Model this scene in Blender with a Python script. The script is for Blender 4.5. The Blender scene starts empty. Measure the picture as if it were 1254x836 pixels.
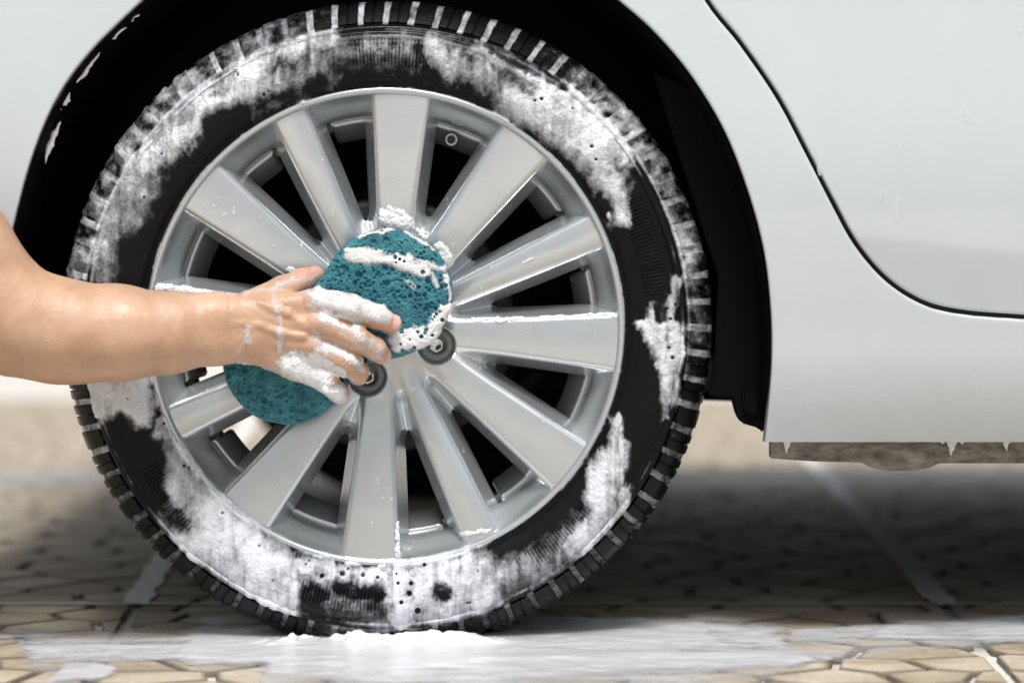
import bpy, math, random
import numpy as np
from mathutils import Vector

random.seed(7)
SC = bpy.context.scene
COL = SC.collection
R = math.radians

# ------------------------------------------------------------------ camera
PX = 1.0 / 1240.0            # metres per photo pixel on the plane of the wheel face
DIST, EYE, FOC = 3.0, 0.40, 3720.0
HX, HY = 627.0, 289.0        # photo pixel straight ahead of the lens
cam_d = bpy.data.cameras.new('camera')
cam = bpy.data.objects.new('camera', cam_d)
COL.objects.link(cam)
cam.location = (0, -DIST, EYE)
cam.rotation_euler = (R(90), 0, 0)
cam_d.sensor_width = 36
cam_d.lens = 36 * FOC / 1254
cam_d.shift_y = -(418 - HY) / 1254
cam_d.clip_end = 2000
cam_d.dof.use_dof = True
cam_d.dof.focus_distance = DIST - 0.02
cam_d.dof.aperture_fstop = 2.8
SC.camera = cam

# ------------------------------------------------------------------ light
SUN_EL, SUN_AZ = 61, 176      # degrees; azimuth clockwise from +Y
world = bpy.data.worlds.new('World')
SC.world = world
world.use_nodes = True
wn = world.node_tree
bg = wn.nodes['Background']
sky = wn.nodes.new('ShaderNodeTexSky')
sky.sky_type = 'NISHITA'
sky.sun_disc = False
sky.sun_elevation = R(SUN_EL)
sky.sun_rotation = R(SUN_AZ)
sky.air_density = 1.0
sky.dust_density = 4.0
sky.ozone_density = 1.0
hs = wn.nodes.new('ShaderNodeHueSaturation')       # thin cloud: a whiter sky
hs.inputs['Saturation'].default_value = 0.42
wn.links.new(sky.outputs['Color'], hs.inputs['Color'])
wn.links.new(hs.outputs['Color'], bg.inputs['Color'])
bg.inputs['Strength'].default_value = 0.085
sun_d = bpy.data.lights.new('sun', 'SUN')
sun = bpy.data.objects.new('sun', sun_d)
COL.objects.link(sun)
sun_d.energy = 2.4
sun_d.angle = R(18)
sun_d.color = (1.0, 0.985, 0.965)
sd = Vector((math.sin(R(SUN_AZ)) * math.cos(R(SUN_EL)), math.cos(R(SUN_AZ)) * math.cos(R(SUN_EL)), math.sin(R(SUN_EL))))
sun.rotation_euler = sd.to_track_quat('Z', 'Y').to_euler()
SC.view_settings.view_transform = 'Standard'
SC.view_settings.look = 'None'
SC.view_settings.exposure = 0.40
SC.view_settings.gamma = 1.0

# ------------------------------------------------------------------ helpers
def at(px, py, Y=0.0):
    """photo pixel at depth Y behind the wheel face -> world point"""
    z = DIST + Y
    return np.stack(np.broadcast_arrays((np.asarray(px, float) - HX) * z / FOC, np.asarray(Y, float) + 0 * z,
                    EYE - (np.asarray(py, float) - HY) * z / FOC), -1)

def to_px(X, Y, Z):
    z = DIST + Y
    return HX + FOC * X / z, HY + FOC * (EYE - Z) / z

def tag(o, label=None, cat=None, group=None, kind=None):
    if label: o['label'] = label
    if cat: o['category'] = cat
    if group: o['group'] = group
    if kind: o['kind'] = kind
    return o

def mesh_np(name, verts, quads=None, tris=None, smooth=True, attrs=None):
    me = bpy.data.meshes.new(name)
    verts = np.asarray(verts, np.float32)
    parts, starts, n = [], [], 0
    for f in (quads, tris):
        if f is not None and len(f):
            f = np.asarray(f, np.int32)
            starts.append(n + np.arange(len(f)) * f.shape[1])
            parts.append(f.ravel()); n += f.size
    loops = np.concatenate(parts); ls = np.concatenate(starts).astype(np.int32)
    me.vertices.add(len(verts)); me.vertices.foreach_set('co', verts.ravel())
    me.loops.add(len(loops)); me.loops.foreach_set('vertex_index', loops)
    me.polygons.add(len(ls)); me.polygons.foreach_set('loop_start', ls)
    me.update(calc_edges=True)
    me.polygons.foreach_set('use_smooth', np.full(len(ls), smooth, bool))
    for k, v in (attrs or {}).items():
        a = me.attributes.new(k, 'FLOAT', 'POINT')
        a.data.foreach_set('value', np.asarray(v, np.float32))
    return me

def link(name, me, mat=None, parent=None, loc=None, rot=None):
    o = bpy.data.objects.new(name, me)
    COL.objects.link(o)
    if mat is not None and not me.materials: me.materials.append(mat)
    if parent is not None: o.parent = parent
    if loc is not None: o.location = loc
    if rot is not None: o.rotation_euler = rot
    return o

def empty(name, loc=(0, 0, 0), parent=None):
    o = bpy.data.objects.new(name, None)
    COL.objects.link(o); o.location = loc
    o.empty_display_size = 0.05
    if parent is not None: o.parent = parent
    return o

def grid_quads(n, m, closed=False):
    i = np.arange(n if closed else n - 1)[:, None]; j = np.arange(m - 1)[None, :]
    i2 = (i + 1) % n
    return np.stack([i * m + j, i2 * m + j, i2 * m + j + 1, i * m + j + 1], -1).reshape(-1, 4)

def sstep(a, b, x):
    t = np.clip((x - a) / (b - a), 0, 1)
    return t * t * (3 - 2 * t)

def _h(ix, iy, iz, seed):
    M = 0xffffffff
    n = (ix.astype(np.int64) * 374761393 + iy.astype(np.int64) * 668265263 + iz * 2147483647 % M + seed * 974634773) & M
    n = ((n ^ (n >> 13)) * 1274126177) & M
    n = ((n ^ (n >> 16)) * 2246822519) & M
    return ((n ^ (n >> 15)) & 0xffffff).astype(np.float64) / 0xffffff

def vn(x, y, seed=0):
    x, y = np.broadcast_arrays(np.asarray(x, float), np.asarray(y, float))
    ix, iy = np.floor(x), np.floor(y); fx, fy = x - ix, y - iy
    fx = fx * fx * (3 - 2 * fx); fy = fy * fy * (3 - 2 * fy)
    a = _h(ix, iy, 0, seed); b = _h(ix + 1, iy, 0, seed); c = _h(ix, iy + 1, 0, seed); d = _h(ix + 1, iy + 1, 0, seed)
    return (a * (1 - fx) + b * fx) * (1 - fy) + (c * (1 - fx) + d * fx) * fy

def fbm(x, y, seed=0, oct=4, gain=0.5):
    s, a, t = 0, 1.0, 0
    for k in range(oct):
        s = s + a * vn(x * 2.03 ** k + 17.3 * k, y * 2.03 ** k - 9.1 * k, seed + k); t += a; a *= gain
    return s / t

def capsule2(px, py, x0, y0, x1, y1, rad, soft):
    """1 inside a stroke, falling to 0 over soft px"""
    dx, dy = x1 - x0, y1 - y0; L = dx * dx + dy * dy + 1e-9
    t = np.clip(((px - x0) * dx + (py - y0) * dy) / L, 0, 1)
    d = np.hypot(px - x0 - t * dx, py - y0 - t * dy)
    return 1 - sstep(rad - soft, rad + soft, d)

def strokes(px, py, lst):
    out = np.zeros(np.broadcast(px, py).shape)
    for (x0, y0, x1, y1, r, soft, s) in lst:
        v = s * capsule2(px, py, x0, y0, x1, y1, r, soft)
        out = np.maximum(out, v) if s > 0 else out * (1 + v)
    return out

def surface_nets(F, org, h):
    nx, ny, nz = F.shape
    ins = F < 0
    c = np.zeros((nx - 1, ny - 1, nz - 1), np.int8)
    for a in (0, 1):
        for b in (0, 1):
            for d in (0, 1):
                c += ins[a:nx - 1 + a, b:ny - 1 + b, d:nz - 1 + d]
    idx = np.argwhere((c > 0) & (c < 8))
    imap = np.full(c.shape, -1, np.int32)
    imap[tuple(idx.T)] = np.arange(len(idx))
    offs = np.array([(a, b, d) for a in (0, 1) for b in (0, 1) for d in (0, 1)])
    vals = np.stack([F[idx[:, 0] + o[0], idx[:, 1] + o[1], idx[:, 2] + o[2]] for o in offs], 1)
    acc = np.zeros((len(idx), 3)); cnt = np.zeros(len(idx))
    for i in range(8):
        for j in range(i + 1, 8):
            if np.abs(offs[i] - offs[j]).sum() == 1:
                m = (vals[:, i] < 0) != (vals[:, j] < 0)
                t = vals[m, i] / (vals[m, i] - vals[m, j])
                acc[m] += offs[i] + t[:, None] * (offs[j] - offs[i]); cnt[m] += 1
    V = (idx + acc / cnt[:, None]) * h + np.asarray(org)
    Q = []
    for ax in range(3):
        o1, o2 = [(1, 2), (2, 0), (0, 1)][ax]
        sl0 = [slice(1, -1)] * 3; sl1 = [slice(1, -1)] * 3
        sl0[ax] = slice(0, -1); sl1[ax] = slice(1, None)
        a, b = ins[tuple(sl0)], ins[tuple(sl1)]
        e = np.argwhere(a != b)
        s = a[tuple(e.T)]
        e = e + 1; e[:, ax] -= 1
        u = np.zeros(3, int); u[o1] = 1; w = np.zeros(3, int); w[o2] = 1
        q = np.stack([imap[tuple((e - d).T)] for d in (u + w, w, 0 * u, u)], 1)
        q[~s] = q[~s][:, ::-1]
        Q.append(q)
    return V, np.concatenate(Q)

def smin(a, b, k):
    h = np.clip(0.5 + 0.5 * (b - a) / k, 0, 1)
    return b * (1 - h) + a * h - k * h * (1 - h)

def smax(a, b, k): return -smin(-a, -b, k)

def submesh(V, Q, mask):
    q = Q[mask]
    u, inv = np.unique(q, return_inverse=True)
    return V[u], inv.reshape(q.shape), u

# ------------------------------------------------------------------ materials
def mat(name, base, rough=0.5, metal=0.0, **kw):
    m = bpy.data.materials.new(name); m.use_nodes = True
    p = m.node_tree.nodes['Principled BSDF']
    p.inputs['Base Color'].default_value = (*base, 1)
    p.inputs['Roughness'].default_value = rough
    p.inputs['Metallic'].default_value = metal
    for k, v in kw.items(): p.inputs[k].default_value = v
    return m

def nd(m, t, **kw):
    n = m.node_tree.nodes.new(t)
    for k, v in kw.items():
        if k in n.inputs: n.inputs[k].default_value = v
        else: setattr(n, k, v)
    return n

def lk(m, a, b): m.node_tree.links.new(a, b)
def P(m): return m.node_tree.nodes['Principled BSDF']

def ramp(m, fac, stops):
    r = nd(m, 'ShaderNodeValToRGB')
    el = r.color_ramp.elements
    while len(el) < len(stops): el.new(0.5)
    for e, (p, c) in zip(el, stops):
        e.position = p; e.color = (*c, 1) if len(c) == 3 else c
    lk(m, fac, r.inputs[0]); return r.outputs[0]

def noise(m, scale, detail=4, rough=0.5, vec=None, dist=0.0):
    n = nd(m, 'ShaderNodeTexNoise'); n.inputs['Scale'].default_value = scale
    n.inputs['Detail'].default_value = detail; n.inputs['Roughness'].default_value = rough
    n.inputs['Distortion'].default_value = dist
    if vec is None:
        tc = nd(m, 'ShaderNodeTexCoord'); vec = tc.outputs['Object']
    lk(m, vec, n.inputs['Vector']); return n.outputs['Fac']

def vor(m, scale, feature='F1', out='Distance'):
    n = nd(m, 'ShaderNodeTexVoronoi'); n.feature = feature
    n.inputs['Scale'].default_value = scale
    tc = nd(m, 'ShaderNodeTexCoord'); lk(m, tc.outputs['Object'], n.inputs['Vector'])
    return n.outputs[out]

def bump(m, h, strength=0.3, dist=0.001, prev=None):
    b = nd(m, 'ShaderNodeBump'); b.inputs['Strength'].default_value = strength; b.inputs['Distance'].default_value = dist
    lk(m, h, b.inputs['Height'])
    if prev is not None: lk(m, prev, b.inputs['Normal'])
    lk(m, b.outputs[0], P(m).inputs['Normal']); return b.outputs[0]

def mth(m, op, a, b=None, c=None):
    n = nd(m, 'ShaderNodeMath'); n.operation = op
    for i, v in enumerate((a, b, c)):
        if v is None: continue
        if isinstance(v, (int, float)): n.inputs[i].default_value = v
        else: lk(m, v, n.inputs[i])
    return n.outputs[0]

M = {}
# car paint: pearl white under clear coat
m = M['paint'] = mat('pearl_white_paint', (0.485, 0.51, 0.512), 0.36, 0.0)
P(m).inputs['Coat Weight'].default_value = 0.8; P(m).inputs['Coat Roughness'].default_value = 0.06
tc = nd(m, 'ShaderNodeTexCoord'); mp = nd(m, 'ShaderNodeMapping'); mp.inputs['Scale'].default_value = (7, 7, 4)
lk(m, tc.outputs['Object'], mp.inputs['Vector'])
lk(m, ramp(m, noise(m, 1, 5, 0.6, mp.outputs[0]), [(0.3, (0.495, 0.535, 0.555)), (0.6, (0.515, 0.56, 0.58))]), P(m).inputs['Base Color'])
bump(m, noise(m, 500, 2), 0.03, 0.0003)
# alloy
m = M['alloy'] = mat('silver_wheel_lacquer', (0.60, 0.60, 0.57), 0.30, 0.72)
P(m).inputs['Coat Weight'].default_value = 0.5; P(m).inputs['Coat Roughness'].default_value = 0.15
lk(m, ramp(m, noise(m, 22, 5, 0.6), [(0.2, (0.57, 0.60, 0.615)), (0.8, (0.60, 0.63, 0.645))]), P(m).inputs['Base Color'])
lk(m, ramp(m, noise(m, 60, 4), [(0.3, (0.22,) * 3), (0.7, (0.28,) * 3)]), P(m).inputs['Roughness'])
m = M['alloy_dull'] = mat('silver_barrel', (0.52, 0.52, 0.49), 0.42, 0.6)
lk(m, ramp(m, noise(m, 30, 6, 0.65), [(0.35, (0.34, 0.335, 0.31)), (0.6, (0.55, 0.55, 0.52))]), P(m).inputs['Base Color'])
# rubber
m = M['rubber'] = mat('wet_black_rubber', (0.005, 0.005, 0.006), 0.34)
P(m).inputs['Specular IOR Level'].default_value = 0.16
lk(m, ramp(m, noise(m, 45, 5, 0.6), [(0.3, (0.14,) * 3), (0.7, (0.40,) * 3)]), P(m).inputs['Roughness'])
b1 = bump(m, noise(m, 350, 4, 0.6), 0.25, 0.0008)
bump(m, noise(m, 60, 3, 0.6), 0.3, 0.002, b1)
m = M['plastic'] = mat('black_liner_plastic', (0.003, 0.003, 0.0035), 0.6)
P(m).inputs['Specular IOR Level'].default_value = 0.06
bump(m, noise(m, 40, 4), 0.25, 0.002)
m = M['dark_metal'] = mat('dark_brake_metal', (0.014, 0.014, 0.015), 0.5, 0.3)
m = M['bore'] = mat('dark_lug_recess', (0.5, 0.5, 0.51), 0.2, 0.95)
m = M['chrome'] = mat('chrome', (0.75, 0.75, 0.74), 0.12, 1.0)
m = M['white_ring'] = mat('pale_valve_ring', (0.7, 0.7, 0.7), 0.3)
m = M['seal'] = mat('black_door_seal', (0.012, 0.012, 0.013), 0.6)
m = M['green_mark'] = mat('grey_green_cast_mark', (0.16, 0.24, 0.20), 0.5)
# rusty sill flange
m = M['flange'] = mat('dirty_sill_metal', (0.2, 0.18, 0.15), 0.55)
tc = nd(m, 'ShaderNodeTexCoord'); mp = nd(m, 'ShaderNodeMapping'); mp.inputs['Scale'].default_value = (45, 45, 110)
lk(m, tc.outputs['Object'], mp.inputs['Vector'])
nf = noise(m, 1.0, 6, 0.65, mp.outputs[0])
lk(m, ramp(m, nf, [(0.3, (0.055, 0.047, 0.036)), (0.5, (0.19, 0.17, 0.14)), (0.7, (0.36, 0.34, 0.30))]), P(m).inputs['Base Color'])
bump(m, nf, 0.5, 0.002)
# skin
m = M['skin'] = mat('skin', (0.56, 0.33, 0.21), 0.42)
P(m).inputs['Subsurface Weight'].default_value = 0.25
P(m).inputs['Subsurface Radius'].default_value = (0.012, 0.005, 0.003)
P(m).inputs['Subsurface Scale'].default_value = 0.5
at_ = nd(m, 'ShaderNodeAttribute'); at_.attribute_name = 'blush'
c1 = ramp(m, noise(m, 28, 6, 0.6), [(0.25, (0.45, 0.27, 0.165)), (0.5, (0.55, 0.345, 0.225)), (0.75, (0.63, 0.42, 0.29))])
mx = nd(m, 'ShaderNodeMix'); mx.data_type = 'RGBA'
lk(m, at_.outputs['Fac'], mx.inputs[0]); lk(m, c1, mx.inputs[6]); mx.inputs[7].default_value = (0.63, 0.29, 0.22, 1)
lk(m, mx.outputs[2], P(m).inputs['Base Color'])
lk(m, ramp(m, noise(m, 40, 5, 0.7), [(0.35, (0.28,) * 3), (0.65, (0.52,) * 3)]), P(m).inputs['Roughness'])
b1 = bump(m, vor(m, 420, 'DISTANCE_TO_EDGE'), 0.35, 0.0009)
b1 = bump(m, noise(m, 160, 6, 0.7), 0.32, 0.0014, b1)
bump(m, noise(m, 45, 3, 0.6), 0.3, 0.003, b1)
m = M['nail'] = mat('fingernail', (0.72, 0.45, 0.38), 0.22)
# sponge
m = M['sponge'] = mat('teal_sponge', (0.03, 0.2, 0.24), 0.6)
lk(m, ramp(m, noise(m, 70, 6, 0.7), [(0.25, (0.006, 0.065, 0.105)), (0.5, (0.028, 0.185, 0.23)), (0.75, (0.075, 0.32, 0.345))]), P(m).inputs['Base Color'])
b1 = bump(m, vor(m, 520), 0.9, 0.0016)
bump(m, noise(m, 800, 3, 0.7), 0.8, 0.001, b1)

def foam_mat(name, col, lo, hi, nscale, namp, rough=0.35, amax=1.0, bs=1.0):
    m = mat(name, col, rough)
    P(m).inputs['Subsurface Weight'].default_value = 0.3
    P(m).inputs['Subsurface Radius'].default_value = (0.004, 0.004, 0.004)
    P(m).inputs['Subsurface Scale'].default_value = 0.4
    a = nd(m, 'ShaderNodeAttribute'); a.attribute_name = 'foam'
    n1 = noise(m, nscale, 5, 0.65)
    d = mth(m, 'ADD', a.outputs['Fac'], mth(m, 'MULTIPLY', mth(m, 'SUBTRACT', n1, 0.5), namp))
    v1 = mth(m, 'MULTIPLY', mth(m, 'SUBTRACT', vor(m, 260), 0.42), 0.16)
    v2 = mth(m, 'MULTIPLY', mth(m, 'SUBTRACT', vor(m, 100), 0.42), 0.14)
    d = mth(m, 'ADD', d, mth(m, 'ADD', v1, v2))
    mr = nd(m, 'ShaderNodeMapRange'); mr.interpolation_type = 'SMOOTHSTEP'
    mr.inputs['From Min'].default_value = lo; mr.inputs['From Max'].default_value = hi
    lk(m, d, mr.inputs['Value'])
    mr.inputs['To Max'].default_value = amax
    lk(m, mr.outputs[0], P(m).inputs['Alpha'])
    b = bump(m, noise(m, 110, 6, 0.75), 0.55 * bs, 0.003)
    bump(m, vor(m, 330), 0.5 * bs, 0.0012, b)
    return m
M['foam'] = foam_mat('soap_foam_film', (0.75, 0.77, 0.815), 0.08, 1.2, 75, 0.42, 0.3, 0.94)
M['foam_ground'] = foam_mat('soapy_water_film', (0.78, 0.785, 0.81), 0.08, 1.0, 40, 0.35, 0.12, 0.96, 0.3)
M['lather'] = foam_mat('soap_lather', (0.82, 0.82, 0.835), 0.05, 1.0, 110, 0.3)
m = M['foam_thick'] = mat('soap_foam_thick', (0.88, 0.88, 0.89), 0.35)
P(m).inputs['Subsurface Weight'].default_value = 0.35
P(m).inputs['Subsurface Radius'].default_value = (0.004, 0.004, 0.004)
P(m).inputs['Subsurface Scale'].default_value = 0.4
b = bump(m, noise(m, 260, 4, 0.7), 0.5, 0.0014)
bump(m, vor(m, 600), 0.4, 0.0006, b)
m = M['drop'] = mat('soapy_drip', (0.86, 0.87, 0.88), 0.1)
P(m).inputs['Alpha'].default_value = 0.24
m = M['bubble'] = mat('soap_bubble', (1, 1, 1), 0.02)
P(m).inputs['Transmission Weight'].default_value = 1.0; P(m).inputs['IOR'].default_value = 1.12

# paving
def stone_mat(name, cols):
    m = mat(name, cols[1], 0.5)
    oi = nd(m, 'ShaderNodeObjectInfo')
    g = nd(m, 'ShaderNodeNewGeometry')
    n1 = noise(m, 9, 6, 0.65, g.outputs['Position'])
    n2 = noise(m, 130, 4, 0.7, g.outputs['Position'])
    f = mth(m, 'ADD', mth(m, 'MULTIPLY', n1, 0.65), mth(m, 'MULTIPLY', n2, 0.35))
    f = mth(m, 'ADD', f, mth(m, 'MULTIPLY', mth(m, 'SUBTRACT', oi.outputs['Random'], 0.5), 0.18))
    ea = nd(m, 'ShaderNodeAttribute'); ea.attribute_name = 'edge'
    mx = nd(m, 'ShaderNodeMix'); mx.data_type = 'RGBA'
    lk(m, mth(m, 'MULTIPLY', ea.outputs['Fac'], mth(m, 'ADD', mth(m, 'MULTIPLY', n1, 0.9), 0.35)), mx.inputs[0])
    lk(m, ramp(m, f, [(0.3, cols[0]), (0.5, cols[1]), (0.68, cols[2])]), mx.inputs[6]); mx.inputs[7].default_value = (0.13, 0.105, 0.08, 1)
    lk(m, mx.outputs[2], P(m).inputs['Base Color'])
    lk(m, ramp(m, n1, [(0.35, (0.45,) * 3), (0.65, (0.75,) * 3)]), P(m).inputs['Roughness'])
    P(m).inputs['Specular IOR Level'].default_value = 0.2
    b = bump(m, n2, 0.5, 0.002)
    bump(m, noise(m, 25, 4, 0.6, g.outputs['Position']), 0.4, 0.004, b)
    return m
M['stone'] = stone_mat('wet_sandstone', [(0.25, 0.19, 0.12), (0.46, 0.39, 0.285), (0.62, 0.555, 0.45)])
m = M['ground'] = mat('sandy_concrete', (0.40, 0.34, 0.26), 0.7)
lk(m, ramp(m, noise(m, 0.8, 6, 0.6), [(0.3, (0.65, 0.615, 0.56)), (0.7, (0.74, 0.71, 0.655))]), P(m).inputs['Base Color'])
bump(m, noise(m, 60, 5, 0.6), 0.4, 0.004)
m = M['mortar'] = mat('pale_mortar', (0.45, 0.40, 0.33), 0.75)
lk(m, ramp(m, noise(m, 60, 5, 0.7), [(0.3, (0.60, 0.55, 0.47)), (0.5, (0.93, 0.91, 0.86))]), P(m).inputs['Base Color'])
bump(m, noise(m, 150, 4), 0.6, 0.002)

# ------------------------------------------------------------------ ground
me = mesh_np('ground', [(-300, -300, -0.007), (300, -300, -0.007), (300, 600, -0.007), (-300, 600, -0.007)], [(0, 1, 2, 3)], smooth=False)
ground = tag(link('ground', me, M['ground']), 'sunlit sandy paved ground stretching away beneath and beyond the car', kind='structure')

def clip_poly(poly, a, b, c):          # keep a*x+b*y<=c
    out = []
    for i in range(len(poly)):
        p, q = poly[i], poly[(i + 1) % len(poly)]
        dp, dq = a * p[0] + b * p[1] - c, a * q[0] + b * q[1] - c
        if dp <= 0: out.append(p)
        if (dp < 0) != (dq < 0) and dp != dq:
            t = dp / (dp - dq); out.append((p[0] + t * (q[0] - p[0]), p[1] + t * (q[1] - p[1])))
    return out

def jx(k, y):        # straight joints running away from the camera
    z = y + 3.0
    a = -0.404 - 0.049 * (z - 3.2); b = 0.466 + 0.030 * (z - 3.2)
    return a + (b - a) * k
ROWS = [-2.25, -1.40, -0.55, 0.305, 1.16, 2.0, 2.85, 3.7, 4.5]
rng = random.Random(3)
CS = 0.102
stones = []
for k in range(-3, 4):
    for r in range(len(ROWS) - 1):
        y0, y1 = ROWS[r] + 0.005, ROWS[r + 1] - 0.005
        bay = [(jx(k, y0) + .006, y0), (jx(k + 1, y0) - .006, y0), (jx(k + 1, y1) - .006, y1), (jx(k, y1) + .006, y1)]
        x0 = min(p[0] for p in bay); x1 = max(p[0] for p in bay)
        pts = []
        ny = int((y1 - y0) / (CS * 0.86)) + 1; nx = int((x1 - x0) / CS) + 1
        for j in range(-1, ny + 1):
            for i in range(-1, nx + 1):
                pts.append((x0 + (i + 0.5 * (j % 2) + 0.25 + rng.uniform(-.3, .3)) * CS, y0 + (j + 0.5 + rng.uniform(-.3, .3)) * CS * 0.86))
        for p in pts:
            poly = bay
            for q in pts:
                dx, dy = q[0] - p[0], q[1] - p[1]; d2 = dx * dx + dy * dy
                if q is p or d2 > (3 * CS) ** 2: continue
                L = math.sqrt(d2)
                poly = clip_poly(poly, dx / L, dy / L, (p[0] * dx + p[1] * dy) / L + L / 2 - 0.0040)
                if len(poly) < 3: break
            if len(poly) >= 3:
                A = sum(poly[i][0] * poly[i - 1][1] - poly[i - 1][0] * poly[i][1] for i in range(len(poly)))
                if abs(A) / 2 > 0.0004: stones.append(poly)

def stone_geo(poly, h):
    cx = sum(p[0] for p in poly) / len(poly); cy = sum(p[1] for p in poly) / len(poly)
    n = len(poly); V = []; rings = [(1.0, -0.006), (0.99, -0.0024), (0.965, -0.0006), (0.93, 0.0), (0.86, 0.0)]
    for s, z in rings:
        for (x, y) in poly: V.append(((x - cx) * s, (y - cy) * s, z + h))
    F = [[r * n + i, r * n + (i + 1) % n, (r + 1) * n + (i + 1) % n, (r + 1) * n + i] for r in range(4) for i in range(n)]
    F.append([4 * n + i for i in range(n)])
    A = sum(poly[i][0] * poly[(i + 1) % n][1] - poly[(i + 1) % n][0] * poly[i][1] for i in range(n))
    if A < 0: F = [f[::-1] for f in F]
    return (cx, cy), V, F

def vis_rank(poly):
    cx = sum(p[0] for p in poly) / len(poly); cy = sum(p[1] for p in poly) / len(poly)
    if cy < -2.8: return 1e9
    px, py = to_px(cx, cy, 0)
    if py > 870 or px < -60 or px > 1320: return 1e6 + cy
    return cy
stones.sort(key=vis_rank)
EDGE_W = [1.0, 1.0, 0.9, 0.65, 0.0]
def edge_attr(me, w, n):
    a = me.attributes.new('edge', 'FLOAT', 'POINT')
    a.data.foreach_set('value', np.repeat(np.array(w, np.float32), n))
for poly in stones[:280]:
    (cx, cy), V, F = stone_geo(poly, rng.uniform(-0.0012, 0.0))
    me = bpy.data.meshes.new('paving_stone'); me.from_pydata(V, [], F); edge_attr(me, EDGE_W, len(poly))
    link('paving_stone', me, M['stone'], ground, (cx, cy, 0.007 - 0.007))
V_, F_, E_ = [], [], []
for poly in stones[280:]:
    (cx, cy), V, F = stone_geo(poly, rng.uniform(-0.0012, 0.0)); b0 = len(V_)
    V_ += [(x + cx, y + cy, z) for x, y, z in V]; F_ += [[i + b0 for i in f] for f in F]; E_ += [w for w in EDGE_W for _ in poly]
me = bpy.data.meshes.new('paving_stone_field'); me.from_pydata(V_, [], F_); edge_attr(me, E_, 1)
tag(link('paving_stone_field', me, M['stone'], ground), kind='stuff')
def strip(pa, pb, w, name='mortar_joint', z=0.0012):
    n = 160; V = []
    pa = np.array(pa); pb = np.array(pb); d = (pb - pa) / np.linalg.norm(pb - pa); nn = np.array([-d[1], d[0]])
    for i in range(n + 1):
        c = pa + (pb - pa) * i / n
        for s in (-1, 1):
            q = c + nn * s * w * (0.36 + 0.3 * rng.random()); V.append((q[0], q[1], z))
    me = mesh_np(name, V, grid_quads(n + 1, 2)[:, ::-1], smooth=False)
    link(name, me, M['mortar'], ground)
for k in range(-1, 3): strip((jx(k, 0.31), 0.31), (jx(k, 4.4), 4.4), 0.028)
for i, y in enumerate(ROWS[3:6]): strip((jx(-1, y), y), (jx(2, y), y), 0.011, z=0.0008)

# ------------------------------------------------------------------ the car
car = empty('car', (-0.125, 0.8, 0))
tag(car, 'pearl white car being washed, rear side with door edge and soapy alloy wheel', 'car')
CARI = np.array([0.125, -0.8, 0.0])        # world -> car local offset
def car_part(name, V, Q, mt, parent=None, tris=None, smooth=True):
    me = mesh_np(name, np.asarray(V) + CARI, Q, tris, smooth)
    return link(name, me, mt, parent or car)

def poly_sample(pts, breaks, n_list):
    """resample a polyline through Catmull-Rom between given break indices"""
    pts = np.array(pts, float); out = []
    for (a, b), n in zip(zip(breaks[:-1], breaks[1:]), n_list):
        seg = pts[a:b + 1]
        if len(seg) == 2: c = seg[0] + (seg[1] - seg[0]) * np.linspace(0, 1, n, endpoint=False)[:, None]
        else:
            ext = np.vstack([2 * seg[0] - seg[1], seg, 2 * seg[-1] - seg[-2]])
            u = np.linspace(0, len(seg) - 1, 400); i = np.minimum(u.astype(int), len(seg) - 2); f = (u - i)[:, None]
            p0, p1, p2, p3 = ext[i], ext[i + 1], ext[i + 2], ext[i + 3]
            cr = 0.5 * (2 * p1 + (p2 - p0) * f + (2 * p0 - 5 * p1 + 4 * p2 - p3) * f ** 2 + (3 * p1 - p0 - 3 * p2 + p3) * f ** 3)
            L = np.concatenate([[0], np.cumsum(np.linalg.norm(np.diff(cr, axis=0), axis=1))]); s = np.linspace(0, L[-1], n, endpoint=False)
            c = np.stack([np.interp(s, L, cr[:, 0]), np.interp(s, L, cr[:, 1])], 1)
        out.append(c)
    out.append(pts[breaks[-1]][None])
    return np.concatenate(out)

ARCH = [(-2, 430), (2, 350), (18, 270), (40, 190), (70, 120), (112, 62), (175, 0), (250, -52), (340, -92), (475, -112), (600, -92), (690, -48),
        (757, 0), (800, 38), (846, 92), (888, 162), (918, 240), (936, 310), (944, 380), (945, 440), (941, 495), (936, 541)]
GAP = [(720, -450), (770, -240), (810, -110), (860, -4), (906, 56), (951, 122), (986, 188), (1016, 246), (1046, 300), (1084, 344), (1130, 373), (1180, 385), (1254, 391), (1500, 396), (1900, 398)]

def body_y(px, py):
    """depth of the painted side (metres, negative = towards camera)"""
    y = -0.022 + 0 * px
    y = y + 0.085 * np.clip((py - 430) / 120, 0, 2) ** 2 * 0.34
    y = y + 0.06 * np.clip((220 - py) / 600, 0, 2) ** 2
    y = y - 0.010 * np.exp(-((py - 250) / 160.0) ** 2)
    # slow hollow between arch flare and door
    y = y + 0.006 * sstep(0, 1, (px - 960) / 260)
    y = y + 0.05 * np.clip((150 - px) / 500, 0, 2) ** 2 * 0.7
    return y
def door_y(px, py):
    cr = 287 + (px - 1045) * 0.115
    t = (py - cr) / 3.0
    soft = 3.0 * np.where(t > 20, t, np.log1p(np.exp(np.clip(t, -30, 20))))
    return body_y(px, py) + 0.13 * PX * soft + 0.022 * PX * np.clip(cr - py, 0, 120) * np.exp(-np.clip(cr - py, 0, 400) / 60)

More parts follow.
